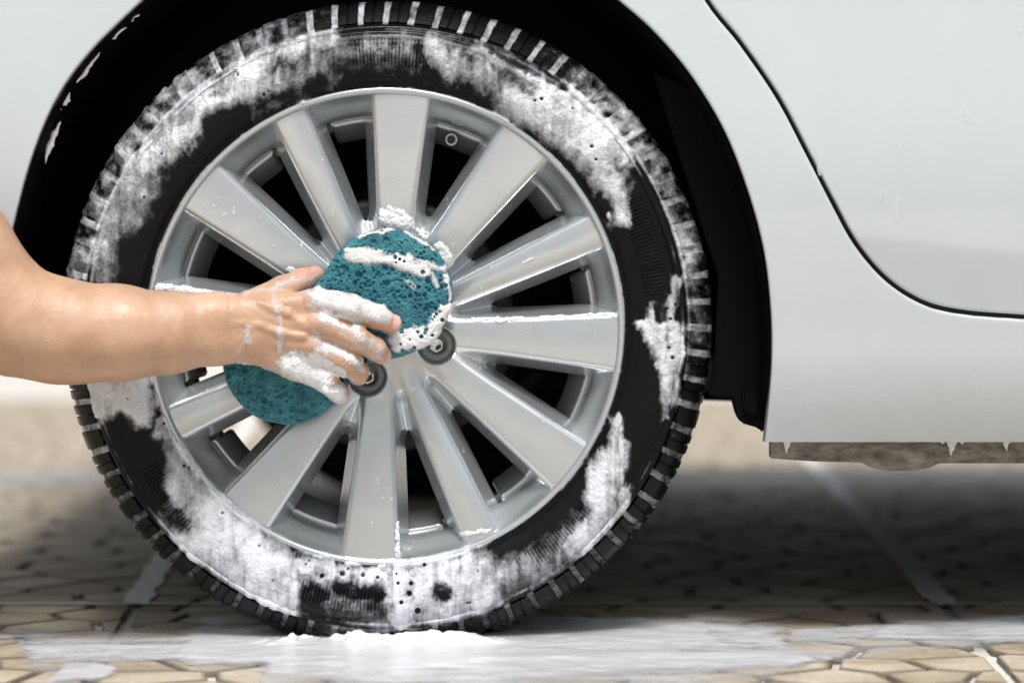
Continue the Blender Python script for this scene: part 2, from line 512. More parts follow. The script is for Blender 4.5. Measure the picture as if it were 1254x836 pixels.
d0 = np.array([0, .6, 1.4, 2.4, 3.6, 5.2, 7.5, 11, 17, 26]); d1 = np.array([24, 15, 10, 7.0, 5.0, 3.6, 2.4, 1.3, .5, 0])
def cdist(XY, curve):
    out = np.empty(XY.shape[:2])
    for i in range(XY.shape[0]): out[i] = np.sqrt(((XY[i][:, None] - curve[None]) ** 2).sum(-1)).min(1)
    return out
def loft(Pin, Qout, nmid, yfun, r_in, r_out, flange_in, flange_out, roll_in=None, roll_out=None):
    n = len(Pin); rows = []
    L = np.linalg.norm(Qout - Pin, axis=1)
    k = np.minimum(1, L / 80)
    cols = [d * k for d in d0] + [d0[-1] * k + (L - (d0[-1] + d1[0]) * k) * f for f in np.linspace(0, 1, nmid + 2)[1:-1]] + [L - d * k for d in d1]
    S = np.stack(cols, 1)                                        # n x m distances
    D = (Qout - Pin) / L[:, None]
    XY = Pin[:, None, :] + D[:, None, :] * S[..., None]
    y = yfun(XY[..., 0], XY[..., 1])
    if r_in:
        S2 = cdist(XY, roll_in) if roll_in is not None else S
        e = np.clip(1 - S2 / r_in, 0, 1); y = y + r_in * PX * (1 - np.sqrt(1 - e ** 2 * .999))
    if r_out:
        e = np.clip(1 - cdist(XY, roll_out) / r_out, 0, 1); y = y + r_out * PX * (1 - np.sqrt(1 - e ** 2 * .999))
    V = at(XY[..., 0], XY[..., 1], y)
    if flange_in:
        f = V[:, :1].copy(); f[..., 1] += flange_in; V = np.concatenate([f, V], 1)
    if flange_out:
        f = V[:, -1:].copy(); f[..., 1] += flange_out; V = np.concatenate([V, f], 1)
    return V

PAIRS = [((-2, 430), (-170, 430), 14), ((40, 190), (-190, -60), 20), ((112, 62), (-190, -450), 12), ((250, -52), (100, -450), 22), ((600, -92), (720, -450), 14), ((757, 0), (810, -110), 14),
         ((846, 92), (906, 56), 20), ((918, 240), (986, 188), 10), ((936, 310), (1016, 246), 14), ((944, 380), (1064, 321), 30), ((945, 440), (1130, 373), 40), ((941, 495), (1500, 396), 12), ((938.5, 520), (1900, 398), 26), ((936, 541), (1900, 541), 0)]
OUTER = np.concatenate([poly_sample([(-170, 430), (-190, -60), (-190, -450), (100, -450), (720, -450)], [0, 1, 2, 3, 4], [200] * 4)[:-1],
                        poly_sample(GAP, [0, 12, 14], [1500, 300]), poly_sample([(1900, 398), (1900, 541)], [0, 1], [100])[1:]])
ARCD = poly_sample(ARCH, [0, 6, 12, 21], [500, 500, 900])
def run(curve, a, b, n):
    i = np.argmin(((curve - a) ** 2).sum(1)); j = np.argmin(((curve - b) ** 2).sum(1))
    c = curve[i:j + 1]; L = np.concatenate([[0], np.cumsum(np.linalg.norm(np.diff(c, axis=0), axis=1))])
    q = np.linspace(0, L[-1], n, endpoint=False); return np.stack([np.interp(q, L, c[:, 0]), np.interp(q, L, c[:, 1])], 1)
Pin = np.concatenate([run(ARCD, a[0], b[0], a[2]) for a, b in zip(PAIRS[:-1], PAIRS[1:])] + [ARCD[-1:]])
Qo = np.concatenate([run(OUTER, a[1], b[1], a[2]) for a, b in zip(PAIRS[:-1], PAIRS[1:])] + [OUTER[-1:]])
GAPD = poly_sample(GAP, [0, 12, 14], [500, 100])
flag = np.array([1.0 if np.min(np.abs(GAPD - q).sum(1)) < 3 else 0.0 for q in Qo])
V = loft(Pin, Qo, 30, body_y, 4.0, 4.2, 0.022, 0.03, None, GAPD)
V[flag < .5, -1, 1] = V[flag < .5, -2, 1] + 0.002
n_, m_ = V.shape[:2]
car_part('body_panel', V.reshape(-1, 3), grid_quads(n_, m_), M['paint'])
# door: from the gap outwards to top / front
Gd = poly_sample(GAP, [0, 12, 14], [150, 30])
tan = np.gradient(Gd, axis=0); tan /= np.linalg.norm(tan, axis=1)[:, None]; nor = np.stack([tan[:, 1], -tan[:, 0]], 1)
Gd2 = Gd + nor * 5.6
tt = np.linspace(0, 1, len(Gd2))
Qdr = np.stack([np.interp(tt, [0, .55, 1], [740, 1500, 1902]), np.full(len(tt), -452.0)], 1)
V = loft(Gd2, Qdr, 150, door_y, 3.6, 0, 0.03, 0, Gd2)
n_, m_ = V.shape[:2]
car_part('rear_door', V.reshape(-1, 3), grid_quads(n_, m_), M['paint'])
# dark seal seen down the gap
A = at(Gd[:, 0] - nor[:, 0] * 4, Gd[:, 1] - nor[:, 1] * 4, body_y(Gd[:, 0], Gd[:, 1]) + 0.018)
B = at(Gd[:, 0] + nor[:, 0] * 11, Gd[:, 1] + nor[:, 1] * 11, body_y(Gd[:, 0], Gd[:, 1]) + 0.018)
car_part('door_seal', np.stack([A, B], 1).reshape(-1, 3), grid_quads(len(A), 2), M['seal'])

def prism(outline_px, Y0, Y1, mt, name, bev=0.0, parent=None):
    """solid plate from a photo outline given at depth Y0"""
    import bmesh
    bm = bmesh.new()
    a = at([p[0] for p in outline_px], [p[1] for p in outline_px], Y0) + CARI
    f = bm.faces.new([bm.verts.new(v) for v in a])
    ex = bmesh.ops.extrude_face_region(bm, geom=[f])
    bmesh.ops.translate(bm, verts=[v for v in ex['geom'] if isinstance(v, bmesh.types.BMVert)], vec=(0, Y1 - Y0, 0))
    bmesh.ops.recalc_face_normals(bm, faces=bm.faces)
    if bev: bmesh.ops.bevel(bm, geom=bm.edges[:], offset=bev, segments=2, affect='EDGES')
    me = bpy.data.meshes.new(name); bm.to_mesh(me); bm.free()
    return link(name, me, mt, parent or car)

# sill flange with its drain scallop
fl = [(943, 538)] + [(1900, 538), (1900, 566)]
fl += [(1320, 566), (1254, 567), (1150, 567), (1140, 572), (1120, 576), (1085, 576), (1066, 572), (1055, 566), (1000, 565), (943, 561)]
prism(fl, 0.030, 0.045, M['flange'], 'sill_flange', 0.0012)
# wheel arch liner: a skin running inboard from the arch
Pl = poly_sample(ARCH, [0, 6, 12, 20], [60, 50, 90])
dep = np.array([0.0, 0.01, 0.03, 0.08, 0.16, 0.24, 0.30])
cen = np.array([472.0, 400.0])
V = []
for i, d in enumerate(dep):
    p = cen + (Pl - cen) * (0.994 - 0.012 * min(1, i / 2) - 0.05 * max(0, (d - .08)) / .22)
    w = at(p[:, 0], p[:, 1], body_y(Pl[:, 0], Pl[:, 1]) + 0.006); w[:, 1] += d; V.append(w)
V = np.stack(V, 1)
car_part('arch_liner', V.reshape(-1, 3), grid_quads(*V.shape[:2])[:, ::-1], M['plastic'])
# inner wall of the wheel housing
ow = [(-30, 438)] + [tuple(cen + (np.array(p) - cen) * 1.02) for p in ARCH[1:20]] + [(940, 492), (868, 490), (700, 455), (480, 440), (300, 432)]
ow = [((x - HX) * 1.0 + HX, y) for x, y in ow]
prism([(HX + (x - HX) * (3.0 / 3.26) * 1.07, HY + (y - HY) * 1.0) for x, y in ow], 0.27, 0.29, M['plastic'], 'housing_wall')
# black splash guard ahead of the tyre
sg = [(800, 90), (850, 108), (888, 170), (912, 235), (928, 280), (940, 360), (943, 440), (938, 505), (935, 531), (929, 524), (908, 518), (901, 508), (896, 488), (868, 486), (876, 430), (880, 340)]
prism(sg, 0.035, 0.050, M['plastic'], 'splash_guard', 0.002)
prism([(908, 470), (930, 470), (929, 512), (911, 508)], 0.028, 0.036, M['plastic'], 'guard_bracket', 0.003)

# floor pan, far flank and lower body, all above the sight line under the car
def box(name, x0, x1, y0, y1, z0, z1, mt, parent=None, bev=0.02):
    import bmesh
    bm = bmesh.new(); bmesh.ops.create_cube(bm, size=1)
    for v in bm.verts:
        v.co = Vector((x0 + (v.co.x + .5) * (x1 - x0), y0 + (v.co.y + .5) * (y1 - y0), z0 + (v.co.z + .5) * (z1 - z0))) + Vector(CARI)
    bmesh.ops.bevel(bm, geom=bm.edges[:], offset=bev, segments=2, affect='EDGES')
    me = bpy.data.meshes.new(name); bm.to_mesh(me); bm.free()
    return link(name, me, mt, parent or car)
box('floor_pan', 0.36, 3.2, 0.06, 1.62, 0.195, 0.30, M['plastic'])
box('rear_floor', -0.60, 0.37, 0.33, 1.44, 0.258, 0.42, M['plastic'])
box('far_flank', -0.62, 3.2, 1.66, 1.78, 0.24, 0.95, M['paint'])
box('cabin_floor', -0.60, 3.2, 0.30, 1.57, 0.70, 0.95, M['plastic'])
box('rear_end', -0.66, -0.60, 0.08, 1.62, 0.29, 0.95, M['paint'])

# ------------------------------------------------------------------ wheel
CX, CZ = (472 - HX) * PX, 385 * PX          # wheel centre
wheel = empty('wheel', (CX - car.location.x, -car.location.y, CZ), car)
wheel['label'] = 'soapy silver twelve spoke alloy wheel with foamed black tyre'
def lathe(profile, n, th0=0.0):
    """profile [(r px, depth m)] -> wheel-local verts (n x m)"""
    th = th0 + np.arange(n) * 2 * math.pi / n
    r = np.array([p[0] for p in profile]) * PX; y = np.array([p[1] for p in profile])
    return np.stack(np.broadcast_arrays(np.sin(th)[:, None] * r, y[None], np.cos(th)[:, None] * r), -1)
def smooth_profile(pts, n):
    pts = np.array(pts, float)
    q = pts.copy(); q[:, 1] /= PX
    L = np.concatenate([[0], np.cumsum(np.linalg.norm(np.diff(q, axis=0), axis=1))])
    ext = np.vstack([2 * pts[0] - pts[1], pts, 2 * pts[-1] - pts[-2]])
    s = np.linspace(0, L[-1], n); i = np.clip(np.searchsorted(L, s, 'right') - 1, 0, len(pts) - 2)
    f = ((s - L[i]) / (L[i + 1] - L[i]))[:, None]
    p0, p1, p2, p3 = ext[i], ext[i + 1], ext[i + 2], ext[i + 3]
    return 0.5 * (2 * p1 + (p2 - p0) * f + (2 * p0 - 5 * p1 + 4 * p2 - p3) * f ** 2 + (3 * p1 - p0 - 3 * p2 + p3) * f ** 3)

SIDE = [(291, 0.004), (297, -0.004), (306, -0.009), (322, -0.0125), (340, -0.013), (354, -0.010), (361, -0.0065), (366, -0.0055), (369, -0.0035)]
CROWN = [(369, -0.0035), (377, 0.002), (387, 0.010), (395, 0.020), (400, 0.033), (404, 0.052)]
prof_side = smooth_profile(SIDE, 44)
# fine rings moulded on the sidewall
def ringbump(r): return -0.0009 * np.exp(-((r - 366) / 1.6) ** 2) + 0.0009 * np.exp(-((r - 361) / 1.5) ** 2) - 0.0006 * np.exp(-((r - 347) / 1.0) ** 2) - 0.0006 * np.exp(-((r - 303) / 1.2) ** 2)
prof_side[:, 1] += ringbump(prof_side[:, 0])
prof_crown = smooth_profile(CROWN, 16)
GD = 8.0                                      # groove depth px
def clampground(V, parentz=CZ):
    V[..., 2] = np.maximum(V[..., 2], -parentz + 0.0012); return V
groove = [(r - GD * sstep(369, 384, np.array(r)), y + 0.004 * sstep(369, 380, np.array(r))) for r, y in prof_crown[1:]]
back = [(404 - GD, 0.062), (403.5, 0.068), (404.5, 0.085), (404.5, 0.16), (394, 0.19), (366, 0.205), (330, 0.207), (292, 0.195)]
V = clampground(lathe(list(map(tuple, prof_side)) + groove + back, 720))
tyre_me = mesh_np('tyre', V.reshape(-1, 3), grid_quads(*V.shape[:2], closed=True), smooth=True)
link('tyre', tyre_me, M['rubber'], wheel)

# shoulder tread blocks
NB = 76; PITCH = 2 * math.pi / NB
def skew(r): return 0.006 * (r - 370) / 30.0
def block_me(half, notch, clampfn=None, ang=0.0):
    us = np.array([-1, -.9, -.5, -.16, -.08, .08, .16, .5, .9, 1.0]); pr = list(map(tuple, prof_crown[1:])) + [(404.5, 0.075)]
    V = []
    for u in us:
        for k, (r, y) in enumerate(pr):
            edge = 1.2 if abs(u) == 1 else 0
            sip = notch * (3.0 if abs(u) < .1 else 0) * (1 if r > 374 else 0)
            rr = r - edge - sip; a = ang + u * half * PITCH / 2 + skew(r)
            V.append((math.sin(a) * rr * PX, y + (edge + sip) * PX * .5, math.cos(a) * rr * PX))
    nu, npf = len(us), len(pr); nt = len(V)
    F = [list(q) for q in grid_quads(nu, npf)]
    # walls down into the grooves
    for iu, flip in ((0, True), (nu - 1, False)):
        b0 = len(V)
        for k, (r, y) in enumerate(pr):
            g = GD + 3; rr = r - g * float(sstep(368, 380, np.array(r))); a = ang + us[iu] * half * PITCH / 2 + skew(r)
            V.append((math.sin(a) * rr * PX, y + 0.005, math.cos(a) * rr * PX))
        for k in range(npf - 1):
            f = [iu * npf + k, iu * npf + k + 1, b0 + k + 1, b0 + k]
            F.append(f[::-1] if flip else f)
    V = np.array(V)
    if clampfn: V = clampfn(V)
    return mesh_np('tread_block', V, F, smooth=False)
bl = [block_me(0.73, 1, None), block_me(0.68, 0, None), block_me(0.76, 1, None)]
rb = random.Random(5)
for i in range(NB):
    a = (i + 0.5) * PITCH
    kind = i % 3
    if abs(a - math.pi) < 0.36:
        half, nt = [(0.73, 1), (0.68, 0), (0.76, 1)][kind]
        link('tread_block', block_me(half, nt, clampground, a), M['rubber'], wheel)
    else:
        link('tread_block', bl[kind], M['rubber'], wheel, (0, 0, 0), (0, a, 0))

# rim: lip, pocket slope and barrel, turned on the lathe
rimp = [(294, 0.010), (294.5, 0.002), (293, -0.0025), (290, -0.0036), (287, -0.003), (284.5, -0.0005), (283, 0.003), (274, 0.012), (266, 0.020), (261, 0.026), (259.5, 0.031),
        (262, 0.036), (263, 0.046), (260, 0.052), (252, 0.053), (249.5, 0.056), (249, 0.066), (249, 0.088), (250, 0.092), (256, 0.098), (258, 0.11), (262, 0.16), (276, 0.185), (290, 0.195)]
V = lathe(rimp, 300)
link('rim', mesh_np('rim', V.reshape(-1, 3), grid_quads(*V.shape[:2], closed=True)), M['alloy'], wheel)
# raised pads on the barrel between the spokes
NPH = 12
def pad(a0, a1):
    us = np.linspace(0, 1, 14); V = []
    prof = [(260, .0395), (256.5, .0385), (254.5, .0388), (252.8, .0405), (234.5, .066), (234.2, .069), (237, .072), (248, .074)]
    for u in us:
        e = 3.5 if u in (0, 1) else 0
        for r, y in prof: a = a0 + (a1 - a0) * u; V.append((math.sin(a) * (r + e) * PX, y, math.cos(a) * (r + e) * PX))
    return mesh_np('barrel_pad', V, grid_quads(len(us), len(prof)))
SPA = []
for k in range(4): SPA += [R(20.5 + 90 * k - 16.7), R(20.5 + 90 * k + 16.7), R(20.5 + 90 * k + 45)]
SPA.sort()
for i in range(12):
    a0 = SPA[i]; a1 = SPA[(i + 1) % 12] + (2 * math.pi if i == 11 else 0)
    hw0 = [31, 31, 21][i % 3] if True else 0
    o = link('barrel_pad', pad(a0 + 0.155, a1 - 0.155), M['alloy'], wheel)

# spokes and hub: one cast form from a distance field, split into its spokes
h = 1.15
N = int(294 / h)
ax = (np.arange(-N, N + 1)) * h
gx, gz = np.meshgrid(ax, ax, indexing='ij')
rr = np.hypot(gx, gz)
th = np.degrees(np.arctan2(gx, gz))
phi = np.abs((th - 20.5 + 45) % 90 - 45)
pr_ = np.radians(phi)
ya = np.arange(-8, 72, h)
# wide spoke line from r=60 at 12.6deg to r=290 at 16.7deg
p0 = np.array([60 * math.cos(R(12.6)), 60 * math.sin(R(12.6))]); p1 = np.array([290 * math.cos(R(16.7)), 290 * math.sin(R(16.7))])
dd = (p1 - p0) / np.linalg.norm(p1 - p0)
fxx, fyy = rr * np.cos(pr_), rr * np.sin(pr_)
vW = (fxx - p0[0]) * (-dd[1]) + (fyy - p0[1]) * dd[0]
vN = rr * np.sin(R(45) - pr_)
hwW = np.interp(rr, [0, 60, 100, 150, 200, 250, 290], [15, 17, 19.5, 22.5, 27, 31.5, 35.5])
hwN = np.interp(rr, [0, 60, 100, 150, 200, 250, 290], [9, 11, 13.5, 16, 18.5, 20.5, 22])
hwN = np.where(np.cos(np.radians(th - 65.5)) > -2, hwN, hwN)
dW = np.abs(vW) - hwW; dN = np.abs(vN) - hwN
yW = np.interp(rr, [0, 60, 100, 150, 220, 294], [17, 15, 11, 6, 1.5, -1.0]) + 1.2 * (np.clip(vW / hwW, -1.2, 1.2)) ** 2 + np.clip(-vW, -40, 40) * -0.03
yN = np.interp(rr, [0, 60, 100, 150, 220, 294], [21, 19, 14, 8, 3, 0.5]) + 2.2 * np.clip(vN / hwN, -1.2, 1.2) ** 2
dH = rr - 84
yH = np.interp(rr, [0, 40, 84, 110], [16, 17, 23, 30])
web = np.hypot(fxx - 96, fyy) - 33
yB = 16 + np.interp(rr, [60, 100, 140], [0, 4, 16])
lugd = np.hypot(fxx - 66, fyy)
F = np.empty((len(ax), len(ax), len(ya)), np.float32)
for k, y in enumerate(ya):
    def ext(d2, yf, draft, depth, kk):
        lat = d2 - draft * np.clip(y - yf, 0, 60)
        top = smax(smax(lat, yf - y, kk * .5), (lat + (yf - y) + kk * .55) * .7071, 1.5)
        return smax(top, y - (yf + depth), 4)
    w = ext(dW, yW, 0.30, 46, 6.5)
    n = ext(dN, yN, 0.36, 40, 6.0)
    hb = smin(ext(dH, yH, 0.4, 34, 8), ext(web, yB, 0.5, 34, 8), 12)
    f = smin(smin(w, n, 9), hb, 12)
    cut = np.maximum(lugd - 23, y - 44)
    f = smax(f, -cut, 3.0)
    f = np.maximum(f, rr - 286.5)
    F[:, :, k] = f
Vs, Qs = surface_nets(F, (-N * h, -N * h, ya[0]), h)
Vs = Vs[:, [0, 2, 1]]                       # x, depth, z
Qs = Qs[:, ::-1]
RIMF = F
fc = Vs[Qs].mean(1)
fr = np.hypot(fc[:, 0], fc[:, 2]); ft = np.degrees(np.arctan2(fc[:, 0], fc[:, 2])) % 360
fy = fc[:, 1]
Vm = Vs * PX
hubmask = fr < 100
v, q, _ = submesh(Vm, Qs, hubmask)
link('hub', mesh_np('hub', v, q), M['alloy'], wheel)
spd = np.degrees(np.array(SPA)) % 360
near = np.argmin(np.abs((ft[:, None] - spd[None] + 180) % 360 - 180), 1)
for i in range(12):
    mk = (~hubmask) & (near == i)
    v, q, _ = submesh(Vm, Qs, mk)
    link('spoke', mesh_np('spoke', v, q), M['alloy'], wheel)

# lug nuts in their recesses, centre cap, valve, brake drum
def lathe_obj(name, prof_px, n, mt, parent, loc, label=None):
    """prof (r px, depth px)"""
    V = lathe([(r, y * PX) for r, y in prof_px], n)
    o = link(name, mesh_np(name, V.reshape(-1, 3), grid_quads(*V.shape[:2], closed=True)), mt, parent, loc)
    if label: o['label'] = label
    return o
for k in range(4):
    a = R(20.5 + 90 * k); c = (math.sin(a) * 66 * PX, 0, math.cos(a) * 66 * PX)
    lathe_obj('lug_recess', [(22.6, 20), (21.8, 26), (20.5, 36), (17, 42), (13, 44), (0.01, 44)], 48, M['alloy'], wheel, c)
    V, F_ = [], []
    ring = [(9.0, 42), (9.0, 27), (8.2, 25), (6.5, 24), (6.0, 25.5), (4.5, 26.5), (0.01, 26.8)]
    ring = [(13, 43), (13, 31), (11, 29)] + [(r, y - 7) for r, y in ring[1:]]
    Vh = []
    for j in range(24):
        t = 2 * math.pi * j / 24
        for qn, (r, y) in enumerate(ring):
            hx = 1 + (0.06 * math.cos(6 * t) if 3 <= qn <= 5 else 0)
            Vh.append((math.sin(t) * r * hx * PX, y * PX, math.cos(t) * r * hx * PX))
    link('lug_nut', mesh_np('lug_nut', Vh, grid_quads(24, len(ring), closed=True)), M['chrome'], wheel, c)
lathe_obj('centre_cap', [(36, 18), (35.5, 12), (33, 9), (20, 6.5), (0.01, 6)], 60, M['alloy'], wheel, (0, 0, 0))
lathe_obj('cap_ring', [(37.5, 20), (37.5, 11.5), (36.4, 10.5), (35.6, 12)], 60, M['seal'], wheel, (0, 0, 0))
va = math.atan2(552 - 472, 400 - 170); vr = math.hypot(552 - 472, 400 - 170)
vs = empty('valve_stem', (math.sin(va) * vr * PX, 0.030, math.cos(va) * vr * PX), wheel)
bpy.data.objects.remove(vs)
V = lathe([(r, y * PX) for r, y in [(0.01, -9), (4.2, -9), (5.2, -7.5), (5.2, 3), (4.2, 4), (4.4, 12), (7, 16), (7.5, 26)]], 24)
vo = link('valve_stem', mesh_np('valve_stem', V.reshape(-1, 3), grid_quads(*V.shape[:2], closed=True)), M['seal'], wheel, (math.sin(va) * vr * PX, 0.030, math.cos(va) * vr * PX))
V = lathe([(r, y * PX) for r, y in [(5.4, -7), (7.2, -5), (7.6, -1), (5.6, 1)]], 24)
link('valve_cap_ring', mesh_np('valve_cap_ring', V.reshape(-1, 3), grid_quads(*V.shape[:2], closed=True)), M['white_ring'], wheel, (math.sin(va) * vr * PX, 0.030, math.cos(va) * vr * PX))
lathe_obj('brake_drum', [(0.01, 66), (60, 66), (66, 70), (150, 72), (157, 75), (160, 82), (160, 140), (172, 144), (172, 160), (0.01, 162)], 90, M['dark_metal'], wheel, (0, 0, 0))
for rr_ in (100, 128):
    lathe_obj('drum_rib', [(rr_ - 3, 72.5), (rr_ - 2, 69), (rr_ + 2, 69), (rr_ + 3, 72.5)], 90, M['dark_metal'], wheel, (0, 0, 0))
# cast mark on the lower barrel pad
ma = math.radians(180 + 19.5)
for (du, dv, wd, hg) in [(0, 3.2, 15, 2.4), (-6.5, 1.0, 2.4, 2.6), (6.5, 1.0, 2.4, 2.6), (1, -0.6, 9, 2.0), (1, -4.0, 12, 2.2), (-2.5, -2.3, 2.2, 2.4), (6, -5.6, 2.4, 2.4)]:
    r0 = 243.2; V = []
    for su in (-1, 1):
        for sv in (-1, 1):
            a = ma - (du + su * wd / 2) / r0; y = .0533 - (dv + sv * hg / 2) * PX * 1.25; rq = 242.4 - (y - .0533) / PX * 0.58
            V.append((math.sin(a) * rq * PX, y, math.cos(a) * rq * PX))
    link('cast_mark', mesh_np('cast_mark', V, [(0, 1, 3, 2)], smooth=False), M['green_mark'], wheel)

# far rear wheel on the other end of the axle
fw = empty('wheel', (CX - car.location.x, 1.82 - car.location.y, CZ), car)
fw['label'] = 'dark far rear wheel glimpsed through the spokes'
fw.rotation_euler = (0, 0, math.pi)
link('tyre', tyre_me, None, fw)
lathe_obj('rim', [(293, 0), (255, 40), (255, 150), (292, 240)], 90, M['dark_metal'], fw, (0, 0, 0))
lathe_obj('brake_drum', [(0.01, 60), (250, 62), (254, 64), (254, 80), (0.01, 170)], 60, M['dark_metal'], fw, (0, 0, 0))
V = []
for y in (0.12, 1.40):
    for j in range(20): V.append((CX + math.sin(j * math.pi / 10) * .045, y, CZ - 0.01 + math.cos(j * math.pi / 10) * .045))
car_part('axle_beam', np.array(V), np.array([(j, (j + 1) % 20, 20 + (j + 1) % 20, 20 + j) for j in range(20)]), M['dark_metal'])
V = []
for y, z0 in ((0.23, .26), (0.30, .26)):
    for (x, z) in ((CX - .02, CZ + .05), (CX + .30, CZ + .04), (CX + .42, CZ - .02), (CX + .42, CZ - .10), (CX + .28, CZ - .06), (CX - .02, CZ - .05)): V.append((x, y, z))
car_part('trailing_arm', np.array(V), np.array([(j, (j + 1) % 6, 6 + (j + 1) % 6, 6 + j) for j in range(6)]), M['dark_metal'], tris=np.array([(0, 2, 1), (0, 5, 2), (5, 4, 2), (4, 3, 2)]))

# ------------------------------------------------------------------ foam on the tyre
FOAM_T = [  # x0 y0 x1 y1 radius soft strength   (photo pixels)
    (118, 300, 150, 235, 22, 18, .62), (150, 235, 205, 160, 26, 18, .66), (128, 325, 118, 300, 20, 12, .55),
    (150, 262, 175, 225, 26, 20, .60), (175, 205, 285, 122, 17, 10, .92), (205, 150, 262, 104, 20, 12, .66), (290, 128, 310, 74, 24, 14, .95), (318, 118, 395, 85, 24, 18, .58),
    (330, 62, 400, 44, 16, 9, .82), (400, 72, 495, 68, 22, 18, .50), (535, 60, 552, 92, 14, 10, .66), (560, 84, 640, 110, 18, 14, .70), (600, 66, 650, 96, 20, 14, .60),
    (640, 112, 716, 160, 36, 20, .98), (690, 100, 755, 178, 24, 12, 1.0), (715, 165, 748, 225, 22, 12, .92), (748, 225, 760, 265, 12, 7, .92),
    (828, 340, 818, 380, 9, 5, .85), (812, 380, 800, 400, 15, 6, .95), (824, 395, 824, 440, 12, 6, .95), (786, 398, 805, 402, 9, 5, .95), (798, 408, 818, 445, 13, 6, .95), (820, 440, 819, 490, 10, 6, .9), (818, 490, 815, 505, 6, 4, .8),
    (754, 522, 750, 560, 8, 6, .92), (748, 560, 735, 620, 20, 10, .95), (740, 620, 708, 668, 20, 12, .90), (768, 600, 735, 660, 10, 6, .85),
    (650, 700, 700, 660, 26, 22, .46), (560, 715, 640, 695, 20, 18, .50),
    (505, 715, 575, 715, 42, 20, .86), (520, 745, 600, 735, 22, 12, .80), (489, 690, 489, 790, 11, 6, 1.0),
    (395, 712, 478, 745, 34, 20, .50), (345, 690, 480, 702, 12, 8, .82), (250, 640, 330, 706, 42, 20, 1.0), (222, 600, 285, 670, 32, 18, .88), (330, 720, 365, 738, 26, 12, 1.0), (215, 560, 240, 610, 22, 14, .82),
    (128, 485, 162, 492, 30, 12, 1.0), (150, 505, 120, 480, 16, 8, .95), (196, 520, 215, 580, 9, 6, .75), (112, 450, 165, 470, 22, 10, .95), (110, 390, 150, 440, 26, 14, .6),
    (400, 40, 700, 70, 1, 1, .2),
]
DARK_T = [(262, 158, 292, 140, 15, 8, -.95), (224, 225, 205, 255, 16, 12, -.8), (395, 100, 318, 132, 8, 6, -.7), (420, 84, 490, 80, 14, 8, -.55), (600, 58, 690, 105, 7, 5, -.8), (620, 96, 650, 108, 10, 7, -.6), (150, 540, 185, 610, 19, 10, -.95), (150, 520, 150, 540, 15, 8, -.9), (185, 560, 180, 590, 20, 10, -.9),
          (225, 640, 200, 610, 9, 6, -.8), (385, 728, 384, 752, 17, 7, -.97), (415, 718, 462, 724, 9, 5, -.9), (425, 745, 475, 746, 11, 8, -.5), (540, 718, 545, 722, 10, 5, -.85), (600, 745, 640, 735, 8, 8, -.5), (806, 376, 806, 384, 8, 3, -.8)]
rnd = random.Random(11)
HOLES = []
for _ in range(70):
    t = rnd.uniform(0, 2 * math.pi); r_ = rnd.choice([rnd.uniform(293, 302), rnd.uniform(300, 355)])
    HOLES.append((472 + math.sin(t) * r_, 400 - math.cos(t) * r_, rnd.uniform(0.8, 1.7)))
for (x, y, r_) in [(463, 705, 4), (445, 702, 5), (420, 700, 6), (395, 703, 5), (504, 712, 5), (502, 724, 6), (488, 712, 4), (492, 735, 5), (512, 745, 7), (547, 728, 8), (520, 690, 4), (655, 124, 3), (663, 122, 4), (816, 377, 3), (826, 372, 3), (820, 390, 3), (818, 425, 3), (822, 437, 4)]:
    HOLES.append((x, y, r_ * .5))
pf = np.vstack([smooth_profile([(284, -0.0025), (288, -0.0045), (291, -0.0048), (294, -0.0045), (298, -0.0055)] + SIDE[2:], 74)])
pf[:, 1] += ringbump(pf[:, 0]) * 0.7
pc = prof_crown[1:]
NT = 1700
tht = np.arange(NT) * 2 * math.pi / NT
prf = np.vstack([pf, smooth_profile(list(map(tuple, prof_crown)), 30)[1:]])
rG = prf[:, 0][None]; tG = tht[:, None]
isTread = (np.arange(len(prf)) >= len(pf))[None]
# groove mask
ph = ((tG - skew(rG)) / PITCH) % 1.0           # block centred at .5
kindI = np.floor((tG - skew(rG)) / PITCH).astype(int) % 3
half = np.choose(kindI, [0.73, 0.68, 0.76]) / 2
gro = sstep(half - 0.01, half + 0.03, np.abs(ph - 0.5))
gpx, gpy = 472 + np.sin(tG) * rG, 400 - np.cos(tG) * rG
jx_ = (fbm(gpx / 22, gpy / 30, 3, 5, .6) - .5) * 26; jy_ = (fbm(gpx / 18, gpy / 34, 9, 5, .6) - .5) * 34
base = strokes(gpx + jx_, gpy + jy_, FOAM_T)
dark = np.ones_like(base)
for s in DARK_T: dark = dark * (1 + s[6] * capsule2(gpx + jx_ * .6, gpy + jy_ * .6, *s[:6]))
thd = np.degrees(tG) % 360
nz = fbm(gpx / 18, gpy / 18, 21, 5, 0.6)
streak = fbm(gpx / 6, gpy / 46, 5, 4)           # radial wipe marks
nzl = fbm(gpx / 34, gpy / 34, 23, 5, .55)
dens = base * (0.30 + 0.55 * nz + 0.85 * nzl) * (0.55 + 0.9 * streak) * dark
dens += 0.18 * sstep(.5, .8, fbm(gpx / 16, gpy / 16, 41, 4, .6)) * sstep(.05, .3, base)
dens += 0.35 * np.exp(-((rG - 363.5) / 1.8) ** 2) * sstep(.35, .65, fbm(tG * 9, 0 * rG, 77)) + 0.0 * dens
dens += 0.55 * np.exp(-((rG - 292) / 2.2) ** 2) * sstep(.4, .6, fbm(tG * 14, 0 * rG, 78))
